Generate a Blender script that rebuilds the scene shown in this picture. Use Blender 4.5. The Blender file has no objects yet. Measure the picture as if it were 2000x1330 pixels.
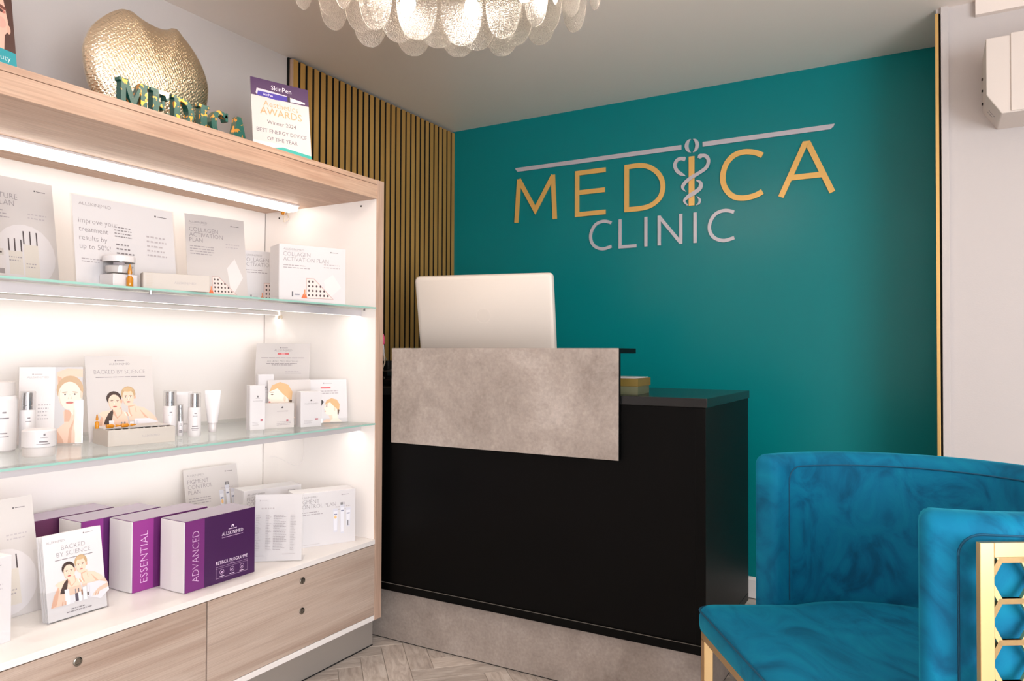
import bpy, math, random
from mathutils import Vector, Matrix

random.seed(7)
S = bpy.context.scene
COL = S.collection

# ------------------------------------------------------------------ camera
cam_d = bpy.data.cameras.new('camera')
cam_d.sensor_width = 36.0
cam_d.lens = 1429.56 / 2000 * 36.0
cam_d.clip_start = 0.02
cam = bpy.data.objects.new('camera', cam_d)
COL.objects.link(cam)
_r = Vector((0.86715125, 0.49802924, 0.00394737))
_u = Vector((0.00497263, -0.01658296, 0.99985013))
_f = Vector((-0.49802006, 0.86700166, 0.01685645))
cam.matrix_world = Matrix(((_r.x, _u.x, -_f.x, 0), (_r.y, _u.y, -_f.y, 0), (_r.z, _u.z, -_f.z, 1.0765), (0, 0, 0, 1)))
S.camera = cam

# ------------------------------------------------------------------ world, exposure, added fill light
W = bpy.data.worlds.new('world')
S.world = W
W.use_nodes = True
W.node_tree.nodes['Background'].inputs[0].default_value = (0.85, 0.92, 1.0, 1)
W.node_tree.nodes['Background'].inputs[1].default_value = 1.0
S.view_settings.view_transform = 'Standard'
S.view_settings.look = 'None'
S.view_settings.gamma = 1.0
S.view_settings.use_curve_mapping = False
S.view_settings.exposure = 0.0
S.cycles.transparent_max_bounces = 32
S.cycles.max_bounces = 10
S.cycles.diffuse_bounces = 6
S.cycles.caustics_reflective = False
S.cycles.caustics_refractive = False
S.cycles.sample_clamp_indirect = 6.0


def area(name, loc, rot, sx, sy, power, col):
    d = bpy.data.lights.new(name, 'AREA')
    d.shape = 'RECTANGLE'
    d.size, d.size_y, d.energy, d.color = sx, sy, power, col
    o = bpy.data.objects.new(name, d)
    o.location, o.rotation_euler = loc, rot
    COL.objects.link(o)
    return o


# added fill light at an invented, unseen side-wall window, brightening ceiling and room
area('added_side_fill', (2.5, -1.0, 1.05), (math.radians(90), 0, math.radians(90)), 3.0, 1.55, 185, (0.93, 0.955, 1.0))

# ------------------------------------------------------------------ helpers


def link(o, parent=None):
    COL.objects.link(o)
    if parent is not None:
        o.parent = parent
    return o


def tag(o, label=None, cat=None, group=None, kind=None):
    if label:
        o['label'] = label
    if cat:
        o['category'] = cat
    if group:
        o['group'] = group
    if kind:
        o['kind'] = kind
    return o


def thing(name, label, cat, loc=(0, 0, 0), rz=0.0, group=None, rx=0.0):
    o = bpy.data.objects.new(name, None)
    o.empty_display_size = 0.05
    o.location = loc
    o.rotation_euler = (rx, 0, rz)
    link(o)
    return tag(o, label, cat, group)


class MB:
    def __init__(self):
        self.v, self.f, self.m = [], [], []

    def add(self, vs, fs, mi=0):
        n = len(self.v)
        self.v += [tuple(p) for p in vs]
        self.f += [tuple(i + n for i in q) for q in fs]
        self.m += [mi] * len(fs)
        return self

    def box(self, x0, x1, y0, y1, z0, z1, mi=0):
        return self.add([(x0, y0, z0), (x1, y0, z0), (x1, y1, z0), (x0, y1, z0), (x0, y0, z1), (x1, y0, z1), (x1, y1, z1), (x0, y1, z1)],
                        [(3, 2, 1, 0), (4, 5, 6, 7), (0, 1, 5, 4), (1, 2, 6, 5), (2, 3, 7, 6), (3, 0, 4, 7)], mi)

    def prism(self, poly, a, b, plane='xz', mi=0):
        """poly: 2D points; extruded from a to b along the third axis."""
        n = len(poly)
        ar = sum(poly[i][0] * poly[(i + 1) % n][1] - poly[(i + 1) % n][0] * poly[i][1] for i in range(n))
        if ar < 0:
            poly = poly[::-1]

        def p3(q, t):
            return {'xz': (q[0], t, q[1]), 'xy': (q[0], q[1], t), 'yz': (t, q[0], q[1])}[plane]
        vs = [p3(q, a) for q in poly] + [p3(q, b) for q in poly]
        fs = [tuple(range(n)) if plane == 'xz' else tuple(range(n))[::-1], tuple(range(n, 2 * n))[::-1] if plane == 'xz' else tuple(range(n, 2 * n))]
        for i in range(n):
            j = (i + 1) % n
            fs.append((j, i, n + i, n + j) if plane == 'xz' else (i, j, n + j, n + i))
        return self.add(vs, fs, mi)

    def lathe(self, prof, seg=24, c=(0, 0, 0), mi=0):
        n = len(prof)
        vs = []
        for r, z in prof:
            for k in range(seg):
                t = 2 * math.pi * k / seg
                vs.append((c[0] + r * math.cos(t), c[1] + r * math.sin(t), c[2] + z))
        fs = []
        for i in range(n - 1):
            for k in range(seg):
                k2 = (k + 1) % seg
                fs.append((i * seg + k, i * seg + k2, (i + 1) * seg + k2, (i + 1) * seg + k))
        fs.append(tuple(range(seg))[::-1])
        fs.append(tuple((n - 1) * seg + k for k in range(seg)))
        return self.add(vs, fs, mi)

    def tube(self, pts, r, seg=8, closed=False, mi=0):
        pts = [Vector(p) for p in pts]
        n = len(pts)
        vs = []
        up = Vector((0, 0, 1))
        for i, p in enumerate(pts):
            a = pts[i - 1] if (i > 0 or closed) else p
            b = pts[(i + 1) % n] if (i < n - 1 or closed) else p
            d = (b - a).normalized()
            s = d.cross(up)
            if s.length < 1e-4:
                s = d.cross(Vector((1, 0, 0)))
            s.normalize()
            t = s.cross(d)
            for k in range(seg):
                q = 2 * math.pi * k / seg
                vs.append(p + s * (r * math.cos(q)) + t * (r * math.sin(q)))
        fs = []
        for i in range(n if closed else n - 1):
            j = (i + 1) % n
            for k in range(seg):
                k2 = (k + 1) % seg
                fs.append((i * seg + k, i * seg + k2, j * seg + k2, j * seg + k))
        if not closed:
            fs.append(tuple(range(seg))[::-1])
            fs.append(tuple((n - 1) * seg + k for k in range(seg)))
        return self.add(vs, fs, mi)

    def build(self, name, mats, parent=None, smooth=False, bevel=0.0, loc=None, seg=2, angle=35):
        me = bpy.data.meshes.new(name)
        me.from_pydata(self.v, [], self.f)
        if not isinstance(mats, (list, tuple)):
            mats = [mats]
        for m in mats:
            me.materials.append(m)
        if len(mats) > 1:
            me.polygons.foreach_set('material_index', self.m)
        if smooth:
            me.polygons.foreach_set('use_smooth', [True] * len(me.polygons))
            try:
                me.set_sharp_from_angle(angle=math.radians(angle))
            except Exception:
                pass
        me.update()
        o = bpy.data.objects.new(name, me)
        if loc is not None:
            o.location = loc
        link(o, parent)
        if bevel:
            b = o.modifiers.new('edge', 'BEVEL')
            b.width = bevel
            b.segments = seg
            b.limit_method = 'ANGLE'
        return o


def B(x0, x1, y0, y1, z0, z1):
    return MB().box(x0, x1, y0, y1, z0, z1)


def lin(c):
    return tuple(((x / 255) / 12.92 if x / 255 <= 0.04045 else ((x / 255 + 0.055) / 1.055) ** 2.4) for x in c)


# ------------------------------------------------------------------ materials


def base_mat(name):
    m = bpy.data.materials.new(name)
    m.use_nodes = True
    nt = m.node_tree
    return m, nt, nt.nodes['Principled BSDF']


def mat(name, col, rough=0.5, metal=0.0, spec=0.5, coat=0.0, bump=0.0, bscale=60, emit=None, sheen=0.0):
    m, nt, p = base_mat(name)
    p.inputs['Base Color'].default_value = (*lin(col), 1)
    p.inputs['Roughness'].default_value = rough
    p.inputs['Metallic'].default_value = metal
    p.inputs['Specular IOR Level'].default_value = spec
    p.inputs['Coat Weight'].default_value = coat
    p.inputs['Coat Roughness'].default_value = 0.15
    if sheen:
        p.inputs['Sheen Weight'].default_value = sheen
    if emit:
        p.inputs['Emission Color'].default_value = (*emit[0], 1)
        p.inputs['Emission Strength'].default_value = emit[1]
    if bump:
        n = nt.nodes.new('ShaderNodeTexNoise')
        n.inputs['Scale'].default_value = bscale
        n.inputs['Detail'].default_value = 4
        tc = nt.nodes.new('ShaderNodeTexCoord')
        nt.links.new(tc.outputs['Object'], n.inputs['Vector'])
        b = nt.nodes.new('ShaderNodeBump')
        b.inputs['Strength'].default_value = bump
        b.inputs['Distance'].default_value = 0.01
        nt.links.new(n.outputs['Fac'], b.inputs['Height'])
        nt.links.new(b.outputs['Normal'], p.inputs['Normal'])
    return m


def noise_mat(name, stops, scale, stretch=(1, 1, 1), rough=0.5, detail=6, dist=0.0, fine=None, bump=0.0, spec=0.5, metal=0.0, rnd=False, rot=(0, 0, 0), nrough=0.6, vary=0.0):
    """colour ramp over (stretched) noise; fine=(scale, stretch, amount) adds a second darkening grain."""
    m, nt, p = base_mat(name)
    tc = nt.nodes.new('ShaderNodeTexCoord')
    mp = nt.nodes.new('ShaderNodeMapping')
    mp.inputs['Scale'].default_value = stretch
    mp.inputs['Rotation'].default_value = rot
    nt.links.new(tc.outputs['Object'], mp.inputs['Vector'])
    src = mp.outputs['Vector']
    if rnd:
        oi = nt.nodes.new('ShaderNodeObjectInfo')
        mu = nt.nodes.new('ShaderNodeVectorMath')
        mu.operation = 'SCALE'
        mu.inputs['Scale'].default_value = 37.0
        cb = nt.nodes.new('ShaderNodeCombineXYZ')
        for k in range(3):
            nt.links.new(oi.outputs['Random'], cb.inputs[k])
        nt.links.new(cb.outputs[0], mu.inputs[0])
        ad = nt.nodes.new('ShaderNodeVectorMath')
        nt.links.new(src, ad.inputs[0])
        nt.links.new(mu.outputs[0], ad.inputs[1])
        src = ad.outputs[0]
    n = nt.nodes.new('ShaderNodeTexNoise')
    n.inputs['Scale'].default_value = scale
    n.inputs['Detail'].default_value = detail
    n.inputs['Roughness'].default_value = nrough
    n.inputs['Distortion'].default_value = dist
    nt.links.new(src, n.inputs['Vector'])
    r = nt.nodes.new('ShaderNodeValToRGB')
    els = r.color_ramp.elements
    while len(els) < len(stops):
        els.new(0.5)
    for e, (pos, c) in zip(els, stops):
        e.position = pos
        e.color = (*lin(c), 1)
    nt.links.new(n.outputs['Fac'], r.inputs['Fac'])
    out = r.outputs['Color']
    hsrc = n.outputs['Fac']
    if fine:
        mp2 = nt.nodes.new('ShaderNodeMapping')
        mp2.inputs['Scale'].default_value = fine[1]
        nt.links.new(src if rnd else tc.outputs['Object'], mp2.inputs['Vector'])
        n2 = nt.nodes.new('ShaderNodeTexNoise')
        n2.inputs['Scale'].default_value = fine[0]
        n2.inputs['Detail'].default_value = 5
        nt.links.new(mp2.outputs['Vector'], n2.inputs['Vector'])
        mr = nt.nodes.new('ShaderNodeMapRange')
        mr.inputs['From Min'].default_value = 0.3
        mr.inputs['From Max'].default_value = 0.7
        mr.inputs['To Min'].default_value = 1 - fine[2]
        mr.inputs['To Max'].default_value = 1 + fine[2] * 0.4
        nt.links.new(n2.outputs['Fac'], mr.inputs['Value'])
        mx = nt.nodes.new('ShaderNodeMix')
        mx.data_type = 'RGBA'
        mx.blend_type = 'MULTIPLY'
        mx.inputs[0].default_value = 1.0
        nt.links.new(out, mx.inputs[6])
        nt.links.new(mr.outputs['Result'], mx.inputs[7])
        out = mx.outputs[2]
        hsrc = n2.outputs['Fac']
    if vary:
        oi2 = nt.nodes.new('ShaderNodeObjectInfo')
        m2 = nt.nodes.new('ShaderNodeMapRange')
        m2.inputs['To Min'].default_value = 1 - vary
        m2.inputs['To Max'].default_value = 1 + vary * 0.5
        nt.links.new(oi2.outputs['Random'], m2.inputs['Value'])
        mv = nt.nodes.new('ShaderNodeMix')
        mv.data_type = 'RGBA'
        mv.blend_type = 'MULTIPLY'
        mv.inputs[0].default_value = 1.0
        nt.links.new(out, mv.inputs[6])
        nt.links.new(m2.outputs['Result'], mv.inputs[7])
        out = mv.outputs[2]
    nt.links.new(out, p.inputs['Base Color'])
    p.inputs['Roughness'].default_value = rough
    p.inputs['Specular IOR Level'].default_value = spec
    p.inputs['Metallic'].default_value = metal
    if bump:
        b = nt.nodes.new('ShaderNodeBump')
        b.inputs['Strength'].default_value = bump
        b.inputs['Distance'].default_value = 0.004
        nt.links.new(hsrc, b.inputs['Height'])
        nt.links.new(b.outputs['Normal'], p.inputs['Normal'])
    return m


def clear_mat(name, tint=(1, 1, 1), gloss=0.08, rough=0.02, frost=0.0, bump=None, fres=0.8):
    """clear sheet: transparent body, fresnel gloss, optional translucent frosting."""
    m, nt, p = base_mat(name)
    nt.nodes.remove(p)
    out = nt.nodes['Material Output']
    tr = nt.nodes.new('ShaderNodeBsdfTransparent')
    tr.inputs[0].default_value = (*tint, 1)
    body = tr.outputs[0]
    nrm = None
    if bump:
        tc = nt.nodes.new('ShaderNodeTexCoord')
        v = nt.nodes.new('ShaderNodeTexVoronoi')
        v.inputs['Scale'].default_value = bump[0]
        nt.links.new(tc.outputs['Object'], v.inputs['Vector'])
        b = nt.nodes.new('ShaderNodeBump')
        b.inputs['Strength'].default_value = bump[1]
        b.inputs['Distance'].default_value = 0.004
        nt.links.new(v.outputs['Distance'], b.inputs['Height'])
        nrm = b.outputs['Normal']
    if frost:
        tl = nt.nodes.new('ShaderNodeBsdfTranslucent')
        tl.inputs[0].default_value = (1, 0.97, 0.93, 1)
        if nrm:
            nt.links.new(nrm, tl.inputs['Normal'])
        mx = nt.nodes.new('ShaderNodeMixShader')
        mx.inputs[0].default_value = frost
        nt.links.new(body, mx.inputs[1])
        nt.links.new(tl.outputs[0], mx.inputs[2])
        if bump:
            mr = nt.nodes.new('ShaderNodeMapRange')
            mr.inputs['From Min'].default_value = 0.0
            mr.inputs['From Max'].default_value = 0.5
            mr.inputs['To Min'].default_value = frost * 0.75
            mr.inputs['To Max'].default_value = min(1, frost * 1.25)
            nt.links.new(v.outputs['Distance'], mr.inputs['Value'])
            nt.links.new(mr.outputs['Result'], mx.inputs[0])
        body = mx.outputs[0]
    gl = nt.nodes.new('ShaderNodeBsdfGlossy')
    gl.inputs['Roughness'].default_value = rough
    if nrm:
        nt.links.new(nrm, gl.inputs['Normal'])
    lw = nt.nodes.new('ShaderNodeLayerWeight')
    pw = nt.nodes.new('ShaderNodeMath')
    pw.operation = 'POWER'
    pw.inputs[1].default_value = 5.0
    nt.links.new(lw.outputs['Facing'], pw.inputs[0])
    ml = nt.nodes.new('ShaderNodeMath')
    ml.operation = 'MULTIPLY_ADD'
    ml.inputs[1].default_value = fres
    ml.inputs[2].default_value = gloss
    nt.links.new(pw.outputs[0], ml.inputs[0])
    mx2 = nt.nodes.new('ShaderNodeMixShader')
    nt.links.new(ml.outputs[0], mx2.inputs[0])
    nt.links.new(body, mx2.inputs[1])
    nt.links.new(gl.outputs[0], mx2.inputs[2])
    nt.links.new(mx2.outputs[0], out.inputs['Surface'])
    return m


def emit_mat(name, col, strength):
    m, nt, p = base_mat(name)
    p.inputs['Base Color'].default_value = (0.9, 0.9, 0.9, 1)
    p.inputs['Emission Color'].default_value = (*col, 1)
    p.inputs['Emission Strength'].default_value = strength
    return m


M = {}
M['white_wall'] = mat('white_wall_paint', (203, 197, 195), 0.6, bump=0.05, bscale=180)
M['ceiling'] = mat('ceiling_paint', (244, 234, 226), 0.45, bump=0.04, bscale=90)
M['teal'] = mat('teal_wall_paint', (0, 126, 130), 0.29, spec=0.28, bump=0.02, bscale=70)
M['skirt'] = mat('skirting_gloss', (232, 228, 226), 0.3)
M['oak_y'] = noise_mat('oak_grain_along_y', [(0.3, (170, 135, 114)), (0.5, (188, 156, 134)), (0.7, (198, 169, 148))], 2.2, (6, 0.7, 9), 0.5, dist=0.8, fine=(9, (18, 0.6, 26), 0.18), bump=0.1)
M['oak_z'] = noise_mat('oak_grain_along_z', [(0.3, (172, 142, 123)), (0.5, (188, 159, 140)), (0.7, (198, 171, 153))], 2.2, (8, 8, 0.7), 0.5, dist=1.6, fine=(9, (20, 20, 0.7), 0.14), bump=0.1)
M['oak_drawer'] = noise_mat('oak_drawer_grain', [(0.28, (164, 140, 124)), (0.45, (184, 163, 148)), (0.6, (196, 177, 163)), (0.75, (206, 188, 175))], 1.8, (4, 0.55, 6.5), 0.5, dist=0.9, fine=(9, (18, 0.6, 30), 0.26), bump=0.15, rnd=True)
M['cab_white'] = mat('white_melamine', (234, 229, 226), 0.35)
M['plinth'] = mat('brushed_plinth', (178, 172, 166), 0.35, metal=0.55)
M['felt'] = mat('black_felt', (16, 13, 10), 0.95)
M['slat'] = noise_mat('walnut_slat', [(0.3, (168, 126, 60)), (0.7, (194, 150, 82))], 3, (8, 8, 0.6), 0.5, fine=(10, (30, 30, 0.5), 0.12), rnd=True)
M['concrete'] = noise_mat('concrete_laminate', [(0.28, (128, 116, 109)), (0.42, (152, 141, 133)), (0.55, (166, 155, 147)), (0.72, (184, 174, 167))], 4.2, (1, 1, 1), 0.55, detail=12, dist=0.35, nrough=0.72, fine=(110, (1, 1, 1), 0.14), bump=0.05)
M['black'] = mat('black_laminate', (4, 4, 4), 0.40, spec=0.11)
M['black_top'] = mat('black_worktop', (15, 16, 16), 0.22)
M['seam'] = mat('edge_line', (96, 92, 86), 0.5)
M['gold_sign'] = mat('gold_sign', (232, 184, 104), 0.35, metal=0.2)
M['silver_sign'] = mat('silver_sign', (196, 192, 200), 0.35, metal=0.15)
M['gold_trim'] = mat('gold_trim', (222, 180, 110), 0.35, metal=0.5)
M['brass'] = mat('brushed_gold_metal', (220, 186, 134), 0.28, metal=0.9)
M['chrome'] = mat('chrome', (200, 202, 206), 0.08, metal=1.0)
M['dark_steel'] = mat('lock_steel', (150, 146, 138), 0.25, metal=1.0)
M['hole'] = mat('dark_hole', (30, 24, 20), 0.8)
M['alu'] = mat('aluminium_profile', (222, 217, 217), 0.4, metal=0.1)
M['alu_grey'] = mat('satin_aluminium', (196, 191, 195), 0.4, metal=0.1)
M['led'] = emit_mat('led_diffuser', (1.0, 0.92, 0.86), 13.0)
M['led_wide'] = emit_mat('wide_led_diffuser', (1.0, 0.90, 0.80), 7.0)
M['glass'] = clear_mat('shelf_glass', (0.955, 0.985, 0.975), 0.04, 0.01, fres=0.6)
M['glass_edge'] = mat('glass_edge', (150, 196, 184), 0.15)
M['acrylic'] = clear_mat('clear_acrylic', (0.985, 0.985, 0.985), 0.03, 0.015, fres=0.35)
M['petal'] = clear_mat('textured_glass', (0.97, 0.95, 0.92), 0.08, 0.15, frost=0.42, bump=(240, 0.6), fres=0.6)
M['bulb'] = emit_mat('warm_bulb', (1.0, 0.85, 0.72), 98.0)
M['paper'] = mat('paper', (210, 207, 209), 0.6)
M['card_grey'] = mat('card_warm_white', (200, 194, 192), 0.55)
M['white_plastic'] = mat('white_plastic', (216, 212, 213), 0.3)
M['pale_box'] = mat('pale_grey_carton', (190, 182, 174), 0.5)
M['monitor'] = mat('monitor_shell', (224, 214, 204), 0.35, bump=0.02, bscale=300)
M['velvet'] = None
M['purple'] = mat('purple_carton', (96, 32, 98), 0.28, coat=1.0)
M['purple_d'] = mat('dark_purple_carton', (78, 30, 86), 0.28, coat=1.0)
M['purple_l'] = mat('light_purple_carton', (146, 52, 140), 0.28)
M['amber'] = mat('amber_glass', (238, 158, 40), 0.08)
M['amber'].node_tree.nodes['Principled BSDF'].inputs['Transmission Weight'].default_value = 0.45
M['jar_clear'] = clear_mat('clear_jar', (0.97, 0.97, 0.97), 0.05, 0.02, frost=0.05)
M['black_plastic'] = mat('black_plastic', (14, 14, 15), 0.3)
M['pink'] = mat('pink_plastic', (240, 90, 130), 0.4)
M['cable'] = mat('pale_cable', (214, 200, 180), 0.5)
M['book_a'] = mat('olive_book_cover', (116, 96, 40), 0.5)
M['book_b'] = mat('grey_green_book_cover', (96, 98, 72), 0.5)
M['pages'] = mat('book_pages', (228, 220, 210), 0.7)
M['elec'] = mat('electrical_box_white', (222, 212, 204), 0.4)
M['plank'] = noise_mat('pale_oak_plank', [(0.25, (172, 158, 148)), (0.45, (202, 190, 180)), (0.6, (220, 210, 201)), (0.78, (230, 222, 214))], 2.6, (3.0, 14, 14), 0.42, dist=1.4, fine=(8, (2.2, 34, 34), 0.24), rnd=True, vary=0.16)
M['floor_base'] = noise_mat('floor_base', [(0.3, (206, 196, 187)), (0.7, (228, 220, 212))], 6, (1, 1, 1), 0.45)


def velvet_mat():
    m, nt, p = base_mat('teal_blue_velvet')
    tc = nt.nodes.new('ShaderNodeTexCoord')
    mp = nt.nodes.new('ShaderNodeMapping')
    mp.inputs['Scale'].default_value = (1.0, 2.2, 1.7)
    mp.inputs['Rotation'].default_value = (0.5, 0.7, 0.4)
    nt.links.new(tc.outputs['Object'], mp.inputs['Vector'])
    n = nt.nodes.new('ShaderNodeTexNoise')
    n.inputs['Scale'].default_value = 5.0
    n.inputs['Detail'].default_value = 5
    n.inputs['Distortion'].default_value = 1.8
    nt.links.new(mp.outputs['Vector'], n.inputs['Vector'])
    r = nt.nodes.new('ShaderNodeValToRGB')
    r.color_ramp.elements[0].position = 0.30
    r.color_ramp.elements[0].color = (*lin((0, 84, 120)), 1)
    r.color_ramp.elements[1].position = 0.52
    r.color_ramp.elements[1].color = (*lin((0, 112, 150)), 1)
    e = r.color_ramp.elements.new(0.75)
    e.color = (*lin((4, 126, 160)), 1)
    nt.links.new(n.outputs['Fac'], r.inputs['Fac'])
    nt.links.new(r.outputs['Color'], p.inputs['Base Color'])
    p.inputs['Roughness'].default_value = 0.75
    p.inputs['Specular IOR Level'].default_value = 0.2
    p.inputs['Sheen Weight'].default_value = 0.6
    p.inputs['Sheen Roughness'].default_value = 0.35
    p.inputs['Sheen Tint'].default_value = (0.03, 0.50, 0.64, 1)
    b = nt.nodes.new('ShaderNodeBump')
    b.inputs['Strength'].default_value = 0.25
    b.inputs['Distance'].default_value = 0.01
    nt.links.new(n.outputs['Fac'], b.inputs['Height'])
    nt.links.new(b.outputs['Normal'], p.inputs['Normal'])
    return m


M['velvet'] = velvet_mat()


def vase_mat():
    m, nt, p = base_mat('hammered_gold_metal')
    tc = nt.nodes.new('ShaderNodeTexCoord')
    hs = []
    for k, rot in enumerate((0.6, -0.5)):
        mp = nt.nodes.new('ShaderNodeMapping')
        mp.inputs['Rotation'].default_value = (rot, 0, 0)
        nt.links.new(tc.outputs['Object'], mp.inputs['Vector'])
        w = nt.nodes.new('ShaderNodeTexWave')
        w.bands_direction = 'Z'
        mp.inputs['Rotation'].default_value = (1.0 if k == 0 else -0.75, 0, 0)
        w.inputs['Scale'].default_value = 38.0
        w.inputs['Distortion'].default_value = 5.0
        w.inputs['Detail'].default_value = 3
        w.inputs['Detail Scale'].default_value = 2.5
        nt.links.new(mp.outputs['Vector'], w.inputs['Vector'])
        hs.append(w)
    mx = nt.nodes.new('ShaderNodeMath')
    mx.operation = 'MINIMUM'
    nt.links.new(hs[0].outputs['Fac'], mx.inputs[0])
    nt.links.new(hs[1].outputs['Fac'], mx.inputs[1])
    b = nt.nodes.new('ShaderNodeBump')
    b.inputs['Strength'].default_value = 0.55
    b.inputs['Distance'].default_value = 0.0022
    nt.links.new(mx.outputs[0], b.inputs['Height'])
    nt.links.new(b.outputs['Normal'], p.inputs['Normal'])
    p.inputs['Base Color'].default_value = (*lin((234, 218, 190)), 1)
    p.inputs['Metallic'].default_value = 1.0
    p.inputs['Roughness'].default_value = 0.24
    return m


M['vase'] = vase_mat()


def resin_mat():
    m, nt, p = base_mat('green_resin_with_gold_leaf')
    tc = nt.nodes.new('ShaderNodeTexCoord')
    n = nt.nodes.new('ShaderNodeTexNoise')
    n.inputs['Scale'].default_value = 55
    n.inputs['Detail'].default_value = 3
    nt.links.new(tc.outputs['Object'], n.inputs['Vector'])
    r = nt.nodes.new('ShaderNodeValToRGB')
    r.color_ramp.elements[0].position = 0.575
    r.color_ramp.elements[1].position = 0.60
    r.color_ramp.elements[0].color = (*lin((8, 84, 74)), 1)
    r.color_ramp.elements[1].color = (*lin((222, 160, 70)), 1)
    nt.links.new(n.outputs['Fac'], r.inputs['Fac'])
    nt.links.new(r.outputs['Color'], p.inputs['Base Color'])
    r2 = nt.nodes.new('ShaderNodeValToRGB')
    r2.color_ramp.elements[0].position = 0.575
    r2.color_ramp.elements[1].position = 0.60
    r2.color_ramp.elements[1].color = (0.8, 0.8, 0.8, 1)
    nt.links.new(n.outputs['Fac'], r2.inputs['Fac'])
    nt.links.new(r2.outputs['Color'], p.inputs['Metallic'])
    p.inputs['Roughness'].default_value = 0.3
    p.inputs['Coat Weight'].default_value = 0.3
    return m


M['resin'] = resin_mat()

_ink = {}


def ink(col):
    if col not in _ink:
        _ink[col] = mat('ink_%02x%02x%02x' % tuple(col), col, 0.55)
    return _ink[col]


# ------------------------------------------------------------------ printing (flat lettering and pictures on cards and boxes)
_tc = {}


def text_geo(s, thin=0.0):
    key = (s, thin)
    if key in _tc:
        return _tc[key]
    cu = bpy.data.curves.new('lettering', 'FONT')
    cu.body = s
    cu.size = 1.0
    cu.offset = -thin
    cu.resolution_u = 2
    o = bpy.data.objects.new('lettering', cu)
    me = o.to_mesh()
    vs = [(v.co.x, v.co.y) for v in me.vertices]
    fs = [tuple(p.vertices) for p in me.polygons]
    o.to_mesh_clear()
    bpy.data.objects.remove(o)
    bpy.data.curves.remove(cu)
    xs = [v[0] for v in vs] or [0]
    _tc[key] = (vs, fs, min(xs), max(xs))
    return _tc[key]


class Print:
    """flat print on a face: x to the right, y up, on the plane local y = -gap."""

    def __init__(self, gap=0.0003):
        self.mb, self.cols, self.z = MB(), [], gap

    def mi(self, col):
        col = tuple(col)
        if col not in self.cols:
            self.cols.append(col)
        self.z += 0.000012
        return self.cols.index(col)

    def poly(self, pts, col):
        k = self.mi(col)
        n = len(pts)
        ar = sum(pts[i][0] * pts[(i + 1) % n][1] - pts[(i + 1) % n][0] * pts[i][1] for i in range(n))
        if ar < 0:
            pts = pts[::-1]
        self.mb.add([(x, -self.z, y) for x, y in pts], [tuple(range(n))], k)
        return self

    def rect(self, x0, y0, x1, y1, col):
        return self.poly([(x0, y0), (x1, y0), (x1, y1), (x0, y1)], col)

    def ell(self, cx, cy, rx, ry, col, rot=0.0, a0=0, a1=360, n=20):
        pts = []
        for k in range(n + 1 if a1 - a0 < 360 else n):
            t = math.radians(a0 + (a1 - a0) * k / n)
            x, y = rx * math.cos(t), ry * math.sin(t)
            pts.append((cx + x * math.cos(rot) - y * math.sin(rot), cy + x * math.sin(rot) + y * math.cos(rot)))
        return self.poly(pts, col)

    def text(self, s, x, y, size, col, thin=0.0, align='l', rot=0.0, width=None, sx=1.0):
        vs, fs, a, b = text_geo(s, thin)
        if width:
            sx = width / (size * (b - a))
        off = {'l': -a, 'c': -(a + b) / 2, 'r': -b}[align]
        c, sn = math.cos(rot), math.sin(rot)
        k = self.mi(col)
        pts = []
        for vx, vy in vs:
            px, py = (vx + off) * size * sx, vy * size
            pts.append((x + px * c - py * sn, -self.z, y + px * sn + py * c))
        self.mb.add(pts, fs, k)
        return self

    def lines(self, x, y, w, n, pitch, col, h=None, seed=1, ragged=0.25):
        """rows of print too small to read, as broken strips"""
        rg = random.Random(seed)
        h = h or pitch * 0.32
        for r in range(n):
            xe = x + w * (1 - ragged * rg.random())
            px = x
            yy = y - r * pitch
            while px < xe:
                ww = min(xe - px, w * (0.06 + 0.12 * rg.random()))
                self.rect(px, yy, px + ww, yy + h, col)
                px += ww + h * 0.9
        return self

    def build(self, parent, name='printed_design'):
        return self.mb.build(name, [ink(c) for c in self.cols], parent)


G1, G2, G3, G4 = (92, 87, 90), (128, 121, 125), (158, 151, 155), (180, 173, 176)
SK1, SK2, SK3 = (232, 198, 178), (212, 168, 144), (243, 220, 206)


def allskin(P, x, y, s, col=G2, align='l', w=None):
    P.text('ALLSKIN|MED', x, y, s, col, 0.012, align, width=w)
    return P


def house(P, x, y, s, col=G1):
    P.poly([(x, y), (x + s, y), (x + s, y + s * 0.7), (x + s * 0.75, y + s), (x + s * 0.25, y + s), (x, y + s * 0.7)], col)
    P.rect(x + s * 1.5, y + s * 0.2, x + s * 7.2, y + s * 0.55, col)
    return P


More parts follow.
